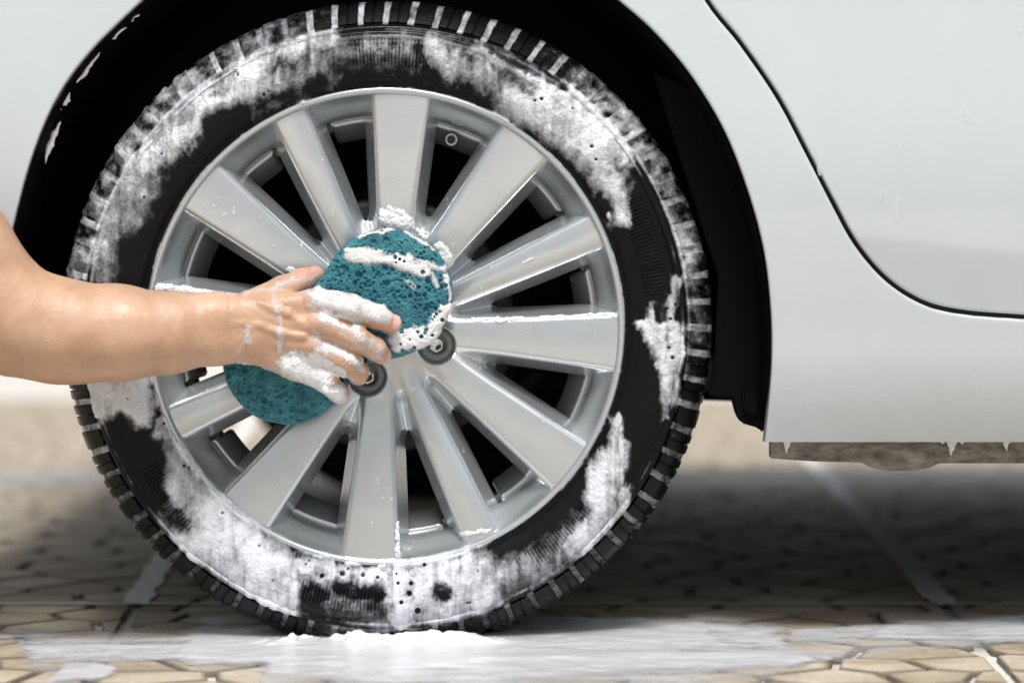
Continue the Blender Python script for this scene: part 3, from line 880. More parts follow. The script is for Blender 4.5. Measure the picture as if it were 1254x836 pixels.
# tread: foam packed in the grooves, smeared over the blocks on the left and upper right
ang = thd
amt_g = np.interp(ang, [0, 60, 95, 112, 135, 160, 185, 200, 222, 245, 262, 300, 360], [.92, 1, .95, .8, .66, .55, .85, .55, .5, .8, .95, 1, .92])
amt_b = np.interp(ang, [0, 28, 42, 60, 78, 95, 110, 140, 186, 200, 235, 255, 275, 320, 345, 360], [0, .05, .62, .50, .62, .22, .10, 0, .4, 0, 0, .15, .55, .62, .25, 0])
td = gro * amt_g * (0.35 + 0.75 * fbm(gpx / 9, gpy / 9, 51)) * (0.55 + 0.75 * vn(np.floor((tG - skew(rG)) / PITCH + .5) * 7.31, 0 * rG + .5, 19)) + (1 - gro) * amt_b * (fbm(gpx / 13, gpy / 13, 52, 4) * 2.1 - 0.25)
td += 0.7 * np.exp(-((rG - 370) / 2.5) ** 2) * amt_b
wT = sstep(367, 371, rG)
dens = dens * (1 - wT) + td * wT
for (x, y, r_) in HOLES:
    a = math.atan2(x - 472, 400 - y); i0 = int(a / (2 * math.pi) * NT) % NT; w = int(12 / 360 / 1.27 * NT / 6) + 8
    ii = (np.arange(i0 - 14, i0 + 15)) % NT
    dd_ = np.hypot(gpx[ii] - x, gpy[ii] - y)
    dens[ii] *= sstep(r_ - 1.0, r_ + 1.0, dd_)
    dens[ii] += 0.0
dens = np.clip(dens - .07, 0, 1.25)
ero = np.where(isTread | (rG > 369), GD * sstep(369, 384, rG) * gro * (1 - np.clip(amt_g, 0, 1) * .8), 0) + 0.0 * tG
thick = 0.0005 + 0.0032 * sstep(.35, 1.2, dens) * (0.5 + nz)
nrm = np.gradient(np.stack([prf[:, 0] * PX, prf[:, 1]], 1), axis=0); nrm /= np.linalg.norm(nrm, axis=1)[:, None]
nr, ny_ = -nrm[:, 1], nrm[:, 0]
if ny_[30] > 0: nr, ny_ = -nr, -ny_
sg_ = np.where(nr[-5] < 0, -1, 1)
rad = (rG - ero) * PX + thick * np.abs(nr)[None] * np.where(rG > 340, 1, 0) * 1.0 + 0 * tG
dep_ = prf[:, 1][None] + thick * ny_[None] + ero * PX * 0.4
V = np.stack([np.sin(tG) * rad, dep_, np.cos(tG) * rad], -1)
V = V + np.array([CX, 0, CZ]); V[..., 2] = np.maximum(V[..., 2], 0.002)
Q = grid_quads(*V.shape[:2], closed=True)
dm = dens.reshape(-1)
keep = dm[Q].max(1) > 0.05
v, q, u = submesh(V.reshape(-1, 3), Q, keep)
o = link('tyre_foam', mesh_np('tyre_foam', v, q, attrs={'foam': dm[u]}), M['foam'])
tag(o, 'white soap suds smeared over the black tyre sidewall and tread', 'foam', kind='stuff')

# foam on the rim
RF = [(470, 266, 498, 274, 12, 8, 4.0), (478, 258, 490, 262, 8, 6, 3.0), (508, 276, 516, 284, 8, 5, 3.0), (540, 305, 552, 325, 9, 7, 3.0), (548, 318, 550, 345, 5, 4, 2), 
      (580, 391, 640, 389, 4, 2.5, 1.6), (660, 388, 752, 384, 3.5, 2.5, 1.6), (610, 392, 632, 389, 5, 3, 2.2), (725, 384, 750, 384, 5, 3, 2), (640, 322, 652, 317, 3, 2, 1.2),
      (215, 352, 250, 358, 5, 3, 3), (188, 352, 230, 352, 5, 2.5, 2), (489, 640, 489, 700, 6, 3, 2.5), (470, 690, 520, 688, 7, 4, 2.4), (560, 655, 600, 650, 4, 3, 1.6), (355, 330, 385, 345, 5, 3, 2.4)]
rn = random.Random(21)
for _ in range(46):
    t = rn.uniform(0, 6.28); r_ = rn.uniform(120, 282); x, y = 472 + math.sin(t) * r_, 400 - math.cos(t) * r_
    RF.append((x, y, x + rn.uniform(-1, 1), y + rn.uniform(0, 9), rn.uniform(0.9, 2.4), 1.0, rn.uniform(.7, 1.3)))
for (x, y) in [(262, 252), (275, 262), (287, 255), (300, 278), (290, 284), (268, 243), (395, 195), (402, 222), (410, 252), (480, 610), (455, 640), (462, 585)]:
    RF.append((x, y, x + rn.uniform(-1.5, 1.5), y + rn.uniform(1, 9), rn.uniform(1.6, 2.8), 1.4, .9))
tmap = np.full(gx.shape, -2.5); ppx, ppy = 472 + gx, 400 - gz
tn = fbm(ppx / 7, ppy / 7, 61, 3)
for (x0, y0, x1, y1, r_, so, s) in RF:
    c = capsule2(ppx + (tn - .5) * (min(9, r_ * 1.8) if r_ > 3 else .6), ppy + (tn - .5) * (min(9, r_ * 1.8) if r_ > 3 else .6), x0, y0, x1, y1, r_, so); tmap = np.maximum(tmap, -2.5 + c * (2.5 + s * (0.4 + tn)))
F2 = RIMF[:, :, :44] - tmap[:, :, None].astype(np.float32)
ii = np.where(tmap.max(1) > -2.4)[0]; jj = np.where(tmap.max(0) > -2.4)[0]
v, q = surface_nets(F2, (-N * h, -N * h, ya[0]), h)
v = v[:, [0, 2, 1]]; q = q[:, ::-1]
tv = tmap[np.clip(((v[:, 0] / h) + N).round().astype(int), 0, 2 * N), np.clip(((v[:, 2] / h) + N).round().astype(int), 0, 2 * N)]
fnn = np.cross(v[q[:, 2]] - v[q[:, 0]], v[q[:, 3]] - v[q[:, 1]]); fnn /= np.linalg.norm(fnn, axis=1)[:, None] + 1e-9
keep = (tv[q].max(1) > -0.6) & (v[q][:, :, 1].mean(1) < 34) & (np.abs(fnn[:, 1]) > 0.55)
v, q, u = submesh(v, q, keep)
o = link('rim_foam', mesh_np('rim_foam', v * PX + np.array([CX, 0, CZ]), q, attrs={'foam': np.clip((tv[u] + .4) / 2.4, 0, 1)}), M['lather'])
tag(o, 'flecks and ribbons of white suds clinging to the silver spokes', 'foam', kind='stuff')
del F2, RIMF, F

# ------------------------------------------------------------------ sponge
hs_ = 1.0
def ppt(px, py, w): return at(px, py, -w * PX)
sx = np.arange(262, 575, hs_); sz = np.arange(262, 540, hs_); sw = np.arange(0, 78, hs_)
SXX, SYY = np.meshgrid(sx, sz, indexing='ij')
c1 = np.hypot(SXX - 475, SYY - 359) - 79; c2 = np.hypot(SXX - 352, SYY - 440) - 79
tt_ = np.clip(((SXX - 352) * 123 + (SYY - 440) * -81) / (123 ** 2 + 81 ** 2), 0, 1)
mid = np.hypot(SXX - 352 - 123 * tt_, SYY - 440 + 81 * tt_) - 56
d2s = smin(smin(c1, c2, 20), mid, 24)
d2s = d2s + (fbm(SXX / 30, SYY / 30, 3) - .5) * 4
FS = np.empty((len(sx), len(sz), len(sw)), np.float32)
fr_ = 64 + (fbm(SXX / 45, SYY / 45, 8) - .5) * 5
for k, w in enumerate(sw):
    FS[:, :, k] = smax(smax(d2s, w - fr_, 16), 6 - w, 12)
FS0 = FS.copy()
rs = np.random.RandomState(4)
def carve(F, x, y, w, r):
    i0, j0, k0 = int(x - 262), int(y - 262), int(w)
    R_ = int(r + 3)
    a, b, c = max(i0 - R_, 0), max(j0 - R_, 0), max(k0 - R_, 0)
    s = F[a:i0 + R_ + 1, b:j0 + R_ + 1, c:k0 + R_ + 1]
    if s.size == 0: return
    I, J, K = np.ogrid[a:a + s.shape[0], b:b + s.shape[1], c:c + s.shape[2]]
    d = np.sqrt((I + 262 - x) ** 2 + (J + 262 - y) ** 2 + (K - w) ** 2) - r
    F[a:a + s.shape[0], b:b + s.shape[1], c:c + s.shape[2]] = np.maximum(s, -d)
for _ in range(2600):
    x, y = rs.uniform(270, 560), rs.uniform(275, 525)
    if d2s[int(x - 262), int(y - 262)] > 6: continue
    ws = 64 - max(0, 14 + d2s[int(x - 262), int(y - 262)]) ** 2 / 26.0
    r_ = rs.choice([1.3, 1.7, 2.2, 3.0, 4.0], p=[.46, .32, .15, .055, .015])
    carve(FS, x, y, ws + rs.uniform(-.8, .6), r_)
def px_nets(F, x0, y0, w0, hh, flip=False):
    v, q = surface_nets(F, (x0, y0, w0), hh)
    return at(v[:, 0], v[:, 1], -v[:, 2] * PX), q, v
v, q, vp = px_nets(FS, 262, 262, 0, hs_)
sp = link('sponge', mesh_np('sponge', v - np.array([-0.17, -0.04, .31]), q), M['sponge'], None, (-0.17, -0.04, .31))
tag(sp, 'teal blue figure-eight car wash sponge pressed against the wheel hub by the hand', 'sponge')
# foam on the sponge
SF = [(430, 312, 500, 320, 9, 5, 3.2), (490, 322, 520, 332, 9, 5, 3), (515, 322, 545, 330, 6, 4, 2), (490, 418, 530, 412, 14, 6, 4.5), (525, 408, 550, 380, 9, 5, 4), (552, 375, 548, 340, 4, 3, 2.5), (440, 290, 480, 281, 3.5, 2, 2.2), (495, 282, 530, 305, 3, 2, 2), (470, 405, 500, 410, 6, 5, 2.0), (500, 345, 505, 350, 5, 3, 1.5), (530, 335, 536, 352, 4, 3, 1.5)]
tn = fbm(SXX / 9, SYY / 9, 13, 4, .6)
ts = np.full(SXX.shape, -1.6)
for (x0, y0, x1, y1, r_, so, s) in SF:
    c = capsule2(SXX + (tn - .5) * 12, SYY + (tn - .5) * 12, x0, y0, x1, y1, r_, so * 1.5); ts = np.maximum(ts, -1.6 + c * (1.6 + s * .8 * (.35 + 1.1 * tn)))
for _ in range(95):
    x, y = rs.uniform(425, 556), rs.uniform(290, 432); r_ = rs.uniform(.8, 2.4)
    ts -= 7 * (1 - sstep(r_ - .8, r_ + .8, np.hypot(SXX - x, SYY - y)))
Ff = FS0 - ts[:, :, None].astype(np.float32)
v, q, vp = px_nets(Ff, 262, 262, 0, hs_)
tv = ts[np.clip((vp[:, 0] - 262).round().astype(int), 0, len(sx) - 1), np.clip((vp[:, 1] - 262).round().astype(int), 0, len(sz) - 1)]
keep = (tv[q].max(1) > -0.8) & (vp[q][:, :, 2].mean(1) > 12)
v, q, u = submesh(v, q, keep)
tag(link('sponge_foam', mesh_np('sponge_foam', v, q, attrs={'foam': np.clip((tv[u] + .6) / 2.8, 0, 1)}), M['lather']), 'white lather streaked across the upper lobe of the teal sponge', 'foam', kind='stuff')
del FS, FS0, Ff

# ------------------------------------------------------------------ arm and hand
hh = 1.35
AX = np.arange(-170, 512, hh); AY = np.arange(40, 524, hh); AW = np.arange(22, 212, hh)
X0I = int((262 + 170) / hh); AXS = AX[X0I:]
BIG = 60.0
def field(sub=False): return np.full((len(AXS if sub else AX), len(AY), len(AW)), BIG, np.float32)
def cone(F, a, b, ra, rb_, k, sq=1.0):
    """union a round cone a->b (px,py,w) into F with smooth radius k"""
    a, b = np.array(a, float), np.array(b, float); pad_ = max(ra, rb_) + k + 14
    lo, hi = np.minimum(a, b) - pad_, np.maximum(a, b) + pad_
    s = []
    AX_ = AXS if F.shape[0] == len(AXS) else AX
    for A_, l, u_ in zip((AX_, AY, AW), lo, hi): s.append(slice(max(0, np.searchsorted(A_, l)), np.searchsorted(A_, u_)))
    X, Y, W = AX_[s[0]][:, None, None], AY[s[1]][None, :, None], AW[s[2]][None, None, :]
    d = b - a; L2 = (d * d).sum() + 1e-9
    t = np.clip(((X - a[0]) * d[0] + (Y - a[1]) * d[1] + (W - a[2]) * d[2]) / L2, 0, 1)
    dist = np.sqrt((X - a[0] - t * d[0]) ** 2 + (Y - a[1] - t * d[1]) ** 2 + ((W - a[2] - t * d[2]) / sq) ** 2) - (ra + (rb_ - ra) * t)
    sub = F[s[0], s[1], s[2]]
    F[s[0], s[1], s[2]] = smin(sub, dist, k).astype(np.float32)
def chain(F, pts, k):
    for (p, q_) in zip(pts[:-1], pts[1:]): cone(F, p[:3], q_[:3], p[3], q_[3], k)
FA = field()
# upper arm, elbow, forearm (slightly flattened towards the wrist)
chain(FA, [(-300, 15, 148, 77), (-180, 145, 138, 75), (-58, 304, 124, 71), (6, 384, 116, 66)], 16)
chain(FA, [(6, 386, 116, 66), (70, 404, 110, 61), (145, 408, 104, 57), (205, 408, 100, 48)], 16)
chain(FA, [(20, 398, 120, 62), (95, 412, 112, 56)], 14)
chain(FA, [(205, 396, 100, 37), (262, 390, 97, 30), (300, 388, 95, 27)], 14)
chain(FA, [(205, 420, 99, 36), (262, 416, 96, 29), (302, 416, 92, 28)], 14)
cone(FA, (270, 420, 104), (284, 424, 103), 13, 12, 10)     # ulna knob
# palm
PAL = [((300, 382, 96), (386, 371, 99), 20, 15.5), ((302, 394, 98), (389, 397, 102), 21, 16), ((302, 408, 97), (381, 424, 98), 21, 15.5), ((300, 420, 93), (361, 449, 90), 20, 14.5)]
for a, b, r0, r1 in PAL: cone(FA, a, b, r0, r1, 10)
cone(FA, (312, 402, 82), (368, 408, 82), 26, 24, 12)
cone(FA, (318, 422, 80), (352, 440, 76), 20, 16, 12)       # heel of the hand
# thumb over the upper edge of the sponge
FT = field(True)
chain(FT, [(310, 376, 84, 22), (346, 356, 74, 17.5), (370, 343, 56, 14), (386, 337, 38, 11.5)], 6)
fingers = {
    'index': [(386, 371, 99, 17), (428, 376, 103, 16.2), (459, 388, 92, 14.2), (480, 396, 81, 12)],
    'middle': [(389, 397, 102, 16.5), (435, 414, 103, 15.8), (459, 427, 87, 14), (466, 434, 68, 12)],
    'ring': [(381, 424, 98, 16), (425, 442, 97, 15.4), (438, 455, 79, 13.6), (438, 460, 59, 11.6)],
    'little': [(361, 449, 90, 15), (399, 465, 88, 14), (413, 479, 72, 12), (417, 484, 56, 10.4)]}
for nme, pts in fingers.items():
    Fi = field(True); chain(Fi, pts, 4)
    p = pts[1]; cone(Fi, (p[0], p[1], p[2] + 2.2), (p[0] + 1, p[1], p[2] + 2.2), p[3] * .92, p[3] * .92, 4)
    FT = smin(FT, Fi, 2.2).astype(np.float32) if nme != 'index' else smin(FT, Fi, 4).astype(np.float32)
# knuckle heads
for (x, y, w) in [(384, 370, 104), (388, 396, 108), (381, 423, 103), (362, 448, 94)]: cone(FA, (x, y, w), (x + 3, y + .5, w), 11.5, 11, 7)
for a, b, r_ in [((318, 372, 113), (352, 384, 116), 3.2), ((352, 384, 116), (372, 398, 114), 3.0), ((316, 398, 117), (345, 408, 117), 3.2), ((345, 408, 117), (372, 412, 115), 3.0), ((240, 392, 125), (318, 398, 117), 3.4)]:
    cone(FA, a, b, r_, r_, 6)                            # veins and tendons
sub = smin(FA[X0I:], FT, 8)
# creases: across the finger joints and the knuckles, and two at the wrist
GXx, GYy = AXS[:, None], AY[None, :]
cr = np.zeros((len(AXS), len(AY)))
for pts in fingers.values():
    for (ia, ib, wd, amp) in ((1, 2, 9, 1.0), (0, 1, 10, .55), (2, 3, 6, .7)):
        a, b = np.array(pts[ia][:2]), np.array(pts[ib][:2]); d = (b - a) / (np.linalg.norm(b - a) + 1e-6)
        t = (GXx - a[0]) * d[0] + (GYy - a[1]) * d[1]; v = -(GXx - a[0]) * d[1] + (GYy - a[1]) * d[0]
        t = t + (fbm(GXx / 6, GYy / 6, 71, 3) - .5) * 3
        cr += amp * np.cos(t * 1.35) * np.exp(-(t / wd) ** 2) * np.exp(-(v / (pts[ia][3] * .8)) ** 4)
for (x, sl) in ((296, .12), (284, .1)):
    t = GXx - x - (GYy - 400) * sl + (fbm(GXx / 9, GYy / 9, 72, 3) - .5) * 6; cr += -.9 * np.exp(-(t / 1.8) ** 2)
cr += (fbm(GXx / 5, GYy / 5, 73, 3) - .5) * .9
FA[X0I:] = sub - (0.75 * cr)[:, :, None]; del FT, sub
FA[0] = 2; FA[:, 0] = 2; FA[:, :, 0] = 2; FA[:, :, -1] = 2          # close the arm where it leaves the scene
V, q, vp = px_nets(FA, AX[0], AY[0], AW[0], hh)
blush = np.zeros(len(V))
for pts, s in [(fingers['index'], 1), (fingers['middle'], 1), (fingers['ring'], .9), (fingers['little'], 1)]:
    for idx, rad_, st in ((3, 22, .95), (1, 14, .45), (0, 17, .35)):
        d = np.linalg.norm(vp - np.array(pts[idx][:3]), axis=1); blush = np.maximum(blush, st * s * np.exp(-(d / rad_) ** 2))
d = np.linalg.norm(vp - np.array([385, 336, 66]), axis=1); blush = np.maximum(blush, .7 * np.exp(-(d / 28) ** 2))
org = np.array([-0.60, -0.10, 0.33])
person = link('person', mesh_np('person', V - org, q, attrs={'blush': blush}), M['skin'], None, tuple(org))
tag(person, 'bare arm reaching in from the left, wet soapy hand gripping the sponge', 'person')
# fingernails
def nail(pts, up):
    a, b = np.array(pts[2][:3]), np.array(pts[3][:3]); d = (b - a) / np.linalg.norm(b - a)
    u_ = np.array(up, float); u_ -= d * (u_ @ d); u_ /= np.linalg.norm(u_); s_ = np.cross(d, u_)
    c = a + (b - a) * .86; r_ = pts[3][3]
    V = []; n1, n2 = 7, 9
    for i in range(n1):
        for j in range(n2):
            l = (i / (n1 - 1) - .5) * 2; t = (j / (n2 - 1) - .5) * 2
            a_ = t * 0.85; ll = l * r_ * .72 * math.sqrt(max(0.02, 1 - .45 * t * t * (1 if l < 0 else .7)))
            rr2 = r_ * 1.035 - .35 * max(0, abs(l) - .7)
            p = c + d * ll + u_ * math.cos(a_) * rr2 + s_ * math.sin(a_) * rr2 * .98
            V.append(at(p[0], p[1], -p[2] * PX) - org)
    Q = grid_quads(n1, n2)
    o = link('fingernail', mesh_np('fingernail', np.array(V), Q), M['nail'], person)
for nme in fingers: nail(fingers[nme], {'index': (.15, -.35, 1), 'middle': (.5, -.2, .9), 'ring': (.7, .05, .7), 'little': (.7, .15, .7)}[nme])
# lather on the hand
HF = [(390, 362, 468, 383, 13, 5, 6), (400, 372, 440, 380, 14, 6, 4), (330, 352, 386, 337, 6, 5, 2.2), (362, 442, 398, 458, 12, 6, 5), (392, 420, 420, 432, 6, 4, 2.2), (300, 360, 352, 344, 4, 3, 1.6), (333, 356, 341, 384, 6, 4, 1.5), (340, 384, 343, 432, 5, 2.5, 2.0), (304, 402, 302, 418, 5, 2.5, 3), (300, 420, 284, 444, 5, 4, 1.2),
      (292, 446, 345, 462, 7, 4, 3.2), (352, 448, 388, 462, 15, 6, 5), (380, 462, 414, 484, 12, 5, 5), (345, 466, 400, 492, 7, 4, 3), (404, 392, 436, 404, 7, 4, 3), (436, 412, 462, 428, 9, 5, 2.6), (452, 436, 470, 440, 5, 4, 2), (386, 412, 396, 436, 8, 5, 2.6), (375, 372, 398, 386, 6, 4, 2.2),
      (430, 440, 444, 452, 6, 4, 2.6), (404, 446, 432, 466, 4, 3, 2.4), (384, 386, 402, 400, 5, 3, 1.8), (366, 436, 384, 446, 6, 4, 2.4), (395, 352, 380, 358, 4, 3, 1.6), (415, 408, 440, 424, 3.5, 3, 1.5), (372, 356, 396, 362, 6, 4, 2.0)]
HX_, HY_ = np.meshgrid(AX, AY, indexing='ij')
tn = fbm(HX_ / 10, HY_ / 10, 91, 4, .6)
th_ = np.full(HX_.shape, -1.2)
for (x0, y0, x1, y1, r_, so, s) in HF:
    c = capsule2(HX_ + (tn - .5) * 14, HY_ + (tn - .5) * 14, x0, y0, x1, y1, r_ + 1, so * 2.0); th_ = np.maximum(th_, -1.2 + c * (1.2 + s * .52 * (.2 + .9 * tn)))
for (x, y, r_) in [(418, 394, 2.6), (428, 398, 3.2), (424, 395, 2.2), (443, 404, 2.2), (455, 407, 2.8), (450, 449, 2.2), (411, 465, 2.4), (414, 467, 2), (410, 383, 1.8)]:
    th_ -= 8 * (1 - sstep(r_ - 1, r_ + 1, np.hypot(HX_ - x, HY_ - y)))
x0i = np.searchsorted(AX, 255); y0i = np.searchsorted(AY, 315)
FB = field(True)
for a, b, r0, r1 in [((398, 386, 103), (444, 402, 94), 8, 6), ((384, 438, 101), (416, 458, 92), 7, 6), ((400, 426, 104), (440, 440, 92), 6, 4), ((366, 452, 92), (392, 466, 90), 9, 8)]: cone(FB, a, b, r0, r1, 5)
FB += ((fbm(AXS[:, None] / 8, AY[None] / 8, 95, 4, .6) - .5) * 9)[:, :, None].astype(np.float32)
Fh = FA.copy(); Fh[:] = BIG
Fh[x0i:, y0i:] = FA[x0i:, y0i:] - th_[x0i:, y0i:, None].astype(np.float32)
Fh[X0I:] = smin(Fh[X0I:], FB, 4); del FB
th_ = np.maximum(th_, 2.2 * np.maximum.reduce([capsule2(HX_, HY_, *q, 9, 5) for q in ((398, 386, 444, 402), (384, 438, 416, 458), (400, 426, 440, 440), (366, 452, 392, 466))]) - 1.2 * 0 - .6)
Fh = Fh[x0i:, y0i:]
V, q, vp = px_nets(Fh, AX[x0i], AY[y0i], AW[0], hh)
tv = th_[np.clip(((vp[:, 0] - AX[0]) / hh).round().astype(int), 0, len(AX) - 1), np.clip(((vp[:, 1] - AY[0]) / hh).round().astype(int), 0, len(AY) - 1)]
keep = (tv[q].max(1) > -0.9)
v, q, u = submesh(V, q, keep)
tag(link('hand_foam', mesh_np('hand_foam', v, q, attrs={'foam': np.clip((tv[u] + .7) / 2.9, 0, 1)}), M['lather']), 'white lather over the fingers and back of the hand', 'foam', kind='stuff')
del FA, Fh

# ------------------------------------------------------------------ soapy water on the ground
def ground_film(x0, x1, y0, y1, st, dens_fn, label, zh):
    xs = np.arange(x0, x1, st); ys = np.arange(y0, y1, st)
    X, Y = np.meshgrid(xs, ys, indexing='ij')
    d = dens_fn(X, Y)
    Z = 0.0015 + zh * sstep(.3, 1.2, d) * (0.4 + fbm(X * 30, Y * 30, 7))
    if zh < 0.0028:      # lather banked up against the tyre
        m_ = np.exp(-((X - CX) / .115) ** 4) * np.exp(-((Y + .022) / .022) ** 2) * (.25 + 1.3 * fbm(X * 26, Y * 26, 44, 4, .6) ** 1.5)
        Z = Z + 0.010 * m_ * (.3 + 1.2 * sstep(.35, .65, fbm(X * 60, Y * 60, 46)))
    V = np.stack([X, Y, Z], -1).reshape(-1, 3); Q = grid_quads(len(xs), len(ys))
    dm = d.reshape(-1); keep = dm[Q].max(1) > 0.04
    v, q, u = submesh(V, Q, keep)
    tag(link('ground_foam', mesh_np('ground_foam', v, q, attrs={'foam': dm[u]}), M['foam_ground']), label, 'foam', kind='stuff')
GF = [(30, 800, 330, 787, 16, 14, .85), (250, 792, 640, 790, 24, 12, 1.25), (330, 812, 960, 806, 20, 14, 1.2), (940, 795, 1110, 790, 9, 10, .6), (640, 780, 880, 778, 20, 8, 1.1), (880, 772, 960, 786, 14, 8, .9), (60, 828, 110, 826, 12, 5, 1.0), (60, 805, 320, 803, 9, 6, .8),
      (1090, 772, 1260, 772, 15, 6, .95), (985, 778, 1095, 774, 8, 5, .8), (0, 780, 60, 779, 4, 3, .6), (320, 830, 880, 828, 8, 6, .7), (200, 772, 300, 774, 6, 6, .3), (640, 765, 800, 762, 6, 3, .9), (940, 800, 1000, 802, 6, 4, .7)]
def dn(X, Y):
    px, py = to_px(X, Y, 0 * X)
    jx2 = (fbm(X * 9, Y * 9, 31, 5) - .5); jy2 = (fbm(X * 9, Y * 14, 32, 5) - .5)
    b_ = strokes(px + jx2 * 110, py + jy2 * 26, [(a, b, c, d_, r, so * 1.7, w) for (a, b, c, d_, r, so, w) in GF])
    d = b_ * (.50 + .75 * fbm(X * 16, Y * 34, 33, 5, .6)) + .10 * sstep(.42, .7, fbm(X * 7, Y * 16, 36, 4)) * sstep(752, 775, py)
    # bank of lather round the contact patch
    cp = np.exp(-(np.maximum(np.abs(X - CX) - .13, 0) / .05) ** 2 - ((Y + 0.02) / .055) ** 2)
    return np.maximum(d, cp * 1.25 * (.6 + .7 * fbm(X * 40, Y * 40, 34)))
ground_film(-0.62, 0.62, -0.36, 0.30, 0.003, dn, 'milky soapy water pooled on the paving in front of the tyre', 0.0025)
def df(X, Y):
    b1 = np.exp(-((Y - 2.02 - .15 * (fbm(X * 3, 0 * Y, 5) - .5)) / .20) ** 2)
    return b1 * (.30 + .6 * fbm(X * 5, Y * 9, 63, 4))
ground_film(-1.3, 1.6, 1.3, 2.7, 0.02, df, 'pale blurred band of soapy water beyond the car', 0.0031)

# bubbles and drips
def blobs(name, lst, mt, seg=12):
    V_, Q_, n = [], [], 0
    for (c, rx, ry, rz) in lst:
        a = np.linspace(0, math.pi, seg // 2 + 1)[:, None]; b = (np.arange(seg) * 2 * math.pi / seg)[None]
        X = c[0] + rx * np.sin(a) * np.cos(b); Y = c[1] + ry * np.sin(a) * np.sin(b) + 0 * a; Z = c[2] + rz * np.cos(a) + 0 * b
        v = np.stack([X, Y, Z], -1).transpose(1, 0, 2)
        V_.append(v.reshape(-1, 3)); Q_.append(grid_quads(seg, seg // 2 + 1, closed=True) + n); n += v.shape[0] * v.shape[1]
    return link(name, mesh_np(name, np.concatenate(V_), np.concatenate(Q_)), mt)
rn = random.Random(31)
lst = []
def face_y(r): return float(np.interp(r, pf[:, 0], pf[:, 1])) if r < 369 else float(np.interp(r, prof_crown[:, 0], prof_crown[:, 1]))
for (x, y, r_) in [(500, 690, 6), (499, 668, 5), (489, 675, 4), (505, 700, 5), (494, 722, 6), (513, 735, 6), (497, 748, 5), (548, 780, 8), (430, 781, 5), (440, 778, 4), (424, 776, 4), (508, 783, 4), (517, 786, 5), (478, 700, 4), (470, 694, 4)]:
    rr2 = math.hypot(x - 472, y - 400); lst.append((at(x, y, face_y(rr2) - .003), r_ * PX, r_ * PX * .8, r_ * PX))
for _ in range(60):
    x = rn.uniform(385, 640); y = rn.uniform(690, 770); r_ = rn.uniform(.8, 2.4); rr2 = math.hypot(x - 472, y - 400)
    if rr2 < 294: continue
    lst.append((at(x, y, face_y(rr2) - .003), r_ * PX, r_ * PX * .8, r_ * PX))
tag(blobs('soap_bubbles', lst, M['bubble'], 16), 'clear soap bubbles on the wet bottom of the tyre', 'bubbles', kind='stuff')
lst = []
for (x, y, rx, rz) in [(1184, 145, 4.5, 10), (1101, 190, 2.5, 18), (1078, 240, 2.5, 9), (1098, 258, 4, 18), (1004, 200, 4, 16), (1000, 186, 3, 12), (1250, 40, 3, 5), (1184, 470, 4, 26), (1060, 350, 2, 3), (980, 240, 1.2, 9)]:
    yy = float((door_y if x > 1030 or y < 230 else body_y)(np.array(float(x)), np.array(float(y))))
    lst.append((at(x, y, yy), rx * PX, 0.0012, rz * PX))
for _ in range(60):
    x, y = rn.uniform(950, 1254), rn.gauss(478, 16); r_ = rn.choice([.5, .6, .8, 1.3])
    lst.append((at(x, y, float(body_y(np.array(x), np.array(y)))), r_ * PX, .0006, r_ * PX))
tag(blobs('paint_drips', lst, M['drop']), 'milky drips and beads running down the white door and sill', 'drips', kind='stuff')
# suds hanging from the sill edge and arch lip
lst = []
for (x, w, l) in [(964, 7, 15), (1165, 9, 17), (1232, 6.5, 12), (1178, 6, 4), (1154, 5, 4)]:
    for k in range(7):
        f = k / 6; lst.append((at(x + rn.uniform(-1, 1), 536 + l * f, 0.030 - .006 * (1 - f) - .002), w * (1 - f * .85) * PX, .004, 4.5 * PX))
tag(blobs('hanging_suds', lst, M['foam_thick']), 'white pointed suds hanging from the bottom edge of the sill', 'foam', kind='stuff')

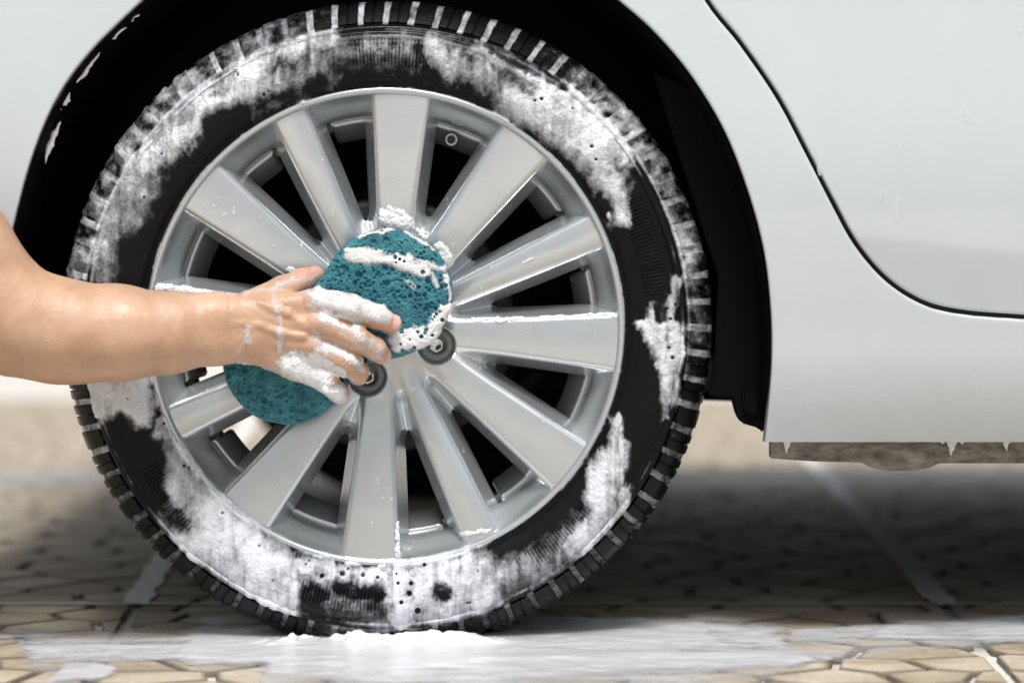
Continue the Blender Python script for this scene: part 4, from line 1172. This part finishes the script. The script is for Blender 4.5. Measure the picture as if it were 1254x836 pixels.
# smeared suds inside the arch lip: thin lens-shaped ribbons
V_, Q_, n0 = [], [], 0
for (x0, y0, x1, y1, w) in [(50, 198, 70, 146, 4.2), (68, 132, 82, 110, 5.0), (84, 104, 120, 62, 4.2), (132, 47, 150, 31, 2.4), (157, 25, 166, 15, 1.8)]:
    n = 40; f = np.linspace(0, 1, n)
    wob = fbm(f * 5 + x0, 0 * f, 5)
    xc = x0 + (x1 - x0) * f + 4 + (wob - .5) * 5; yc = y0 + (y1 - y0) * f + 2 + (wob - .5) * 3
    ww = w * np.sin(f * math.pi) ** .6 * (0.35 + 1.1 * fbm(f * 7 + y0, 0 * f, 9)) + .1
    dx, dy = x1 - x0, y1 - y0; L = math.hypot(dx, dy); nx_, ny2 = -dy / L, dx / L
    cols = []
    for t in np.linspace(-1, 1, 7):
        dep = 0.002 - 0.004 * math.sqrt(max(0, 1 - t * t)) * np.minimum(1, ww / 2)
        cols.append(at(xc + nx_ * t * ww, yc + ny2 * t * ww, dep))
    v = np.stack(cols, 1); V_.append(v.reshape(-1, 3)); Q_.append(grid_quads(n, 7) + n0); n0 += n * 7
tag(link('arch_suds', mesh_np('arch_suds', np.concatenate(V_), np.concatenate(Q_)), M['foam_thick']), 'white suds smeared inside the left edge of the wheel arch', 'foam', kind='stuff')
# fine radial ribs moulded in the sidewall
V_, Q_, n0 = [], [], 0
for (a0, a1, r0, r1) in [(128, 152, 322, 350), (176, 200, 322, 350), (62, 84, 318, 352), (-6, 10, 318, 352), (222, 240, 322, 350)]:
    for a in np.arange(a0, a1, 0.75):
        t = R(a); rs_ = np.linspace(r0, r1, 6)
        for k, (off, up) in enumerate(((-1.3, 0), (0, -.0011), (1.3, 0))):
            tt2 = t + off / rs_
            V_.append(np.stack([np.sin(tt2) * rs_ * PX, np.array([face_y(r) for r in rs_]) + up + .0002, np.cos(tt2) * rs_ * PX], 1))
        Q_.append(grid_quads(3, 6) + n0); n0 += 18
o = link('sidewall_ribs', mesh_np('sidewall_ribs', np.concatenate(V_), np.concatenate(Q_), smooth=False), M['rubber'], wheel)
o['kind'] = 'stuff'
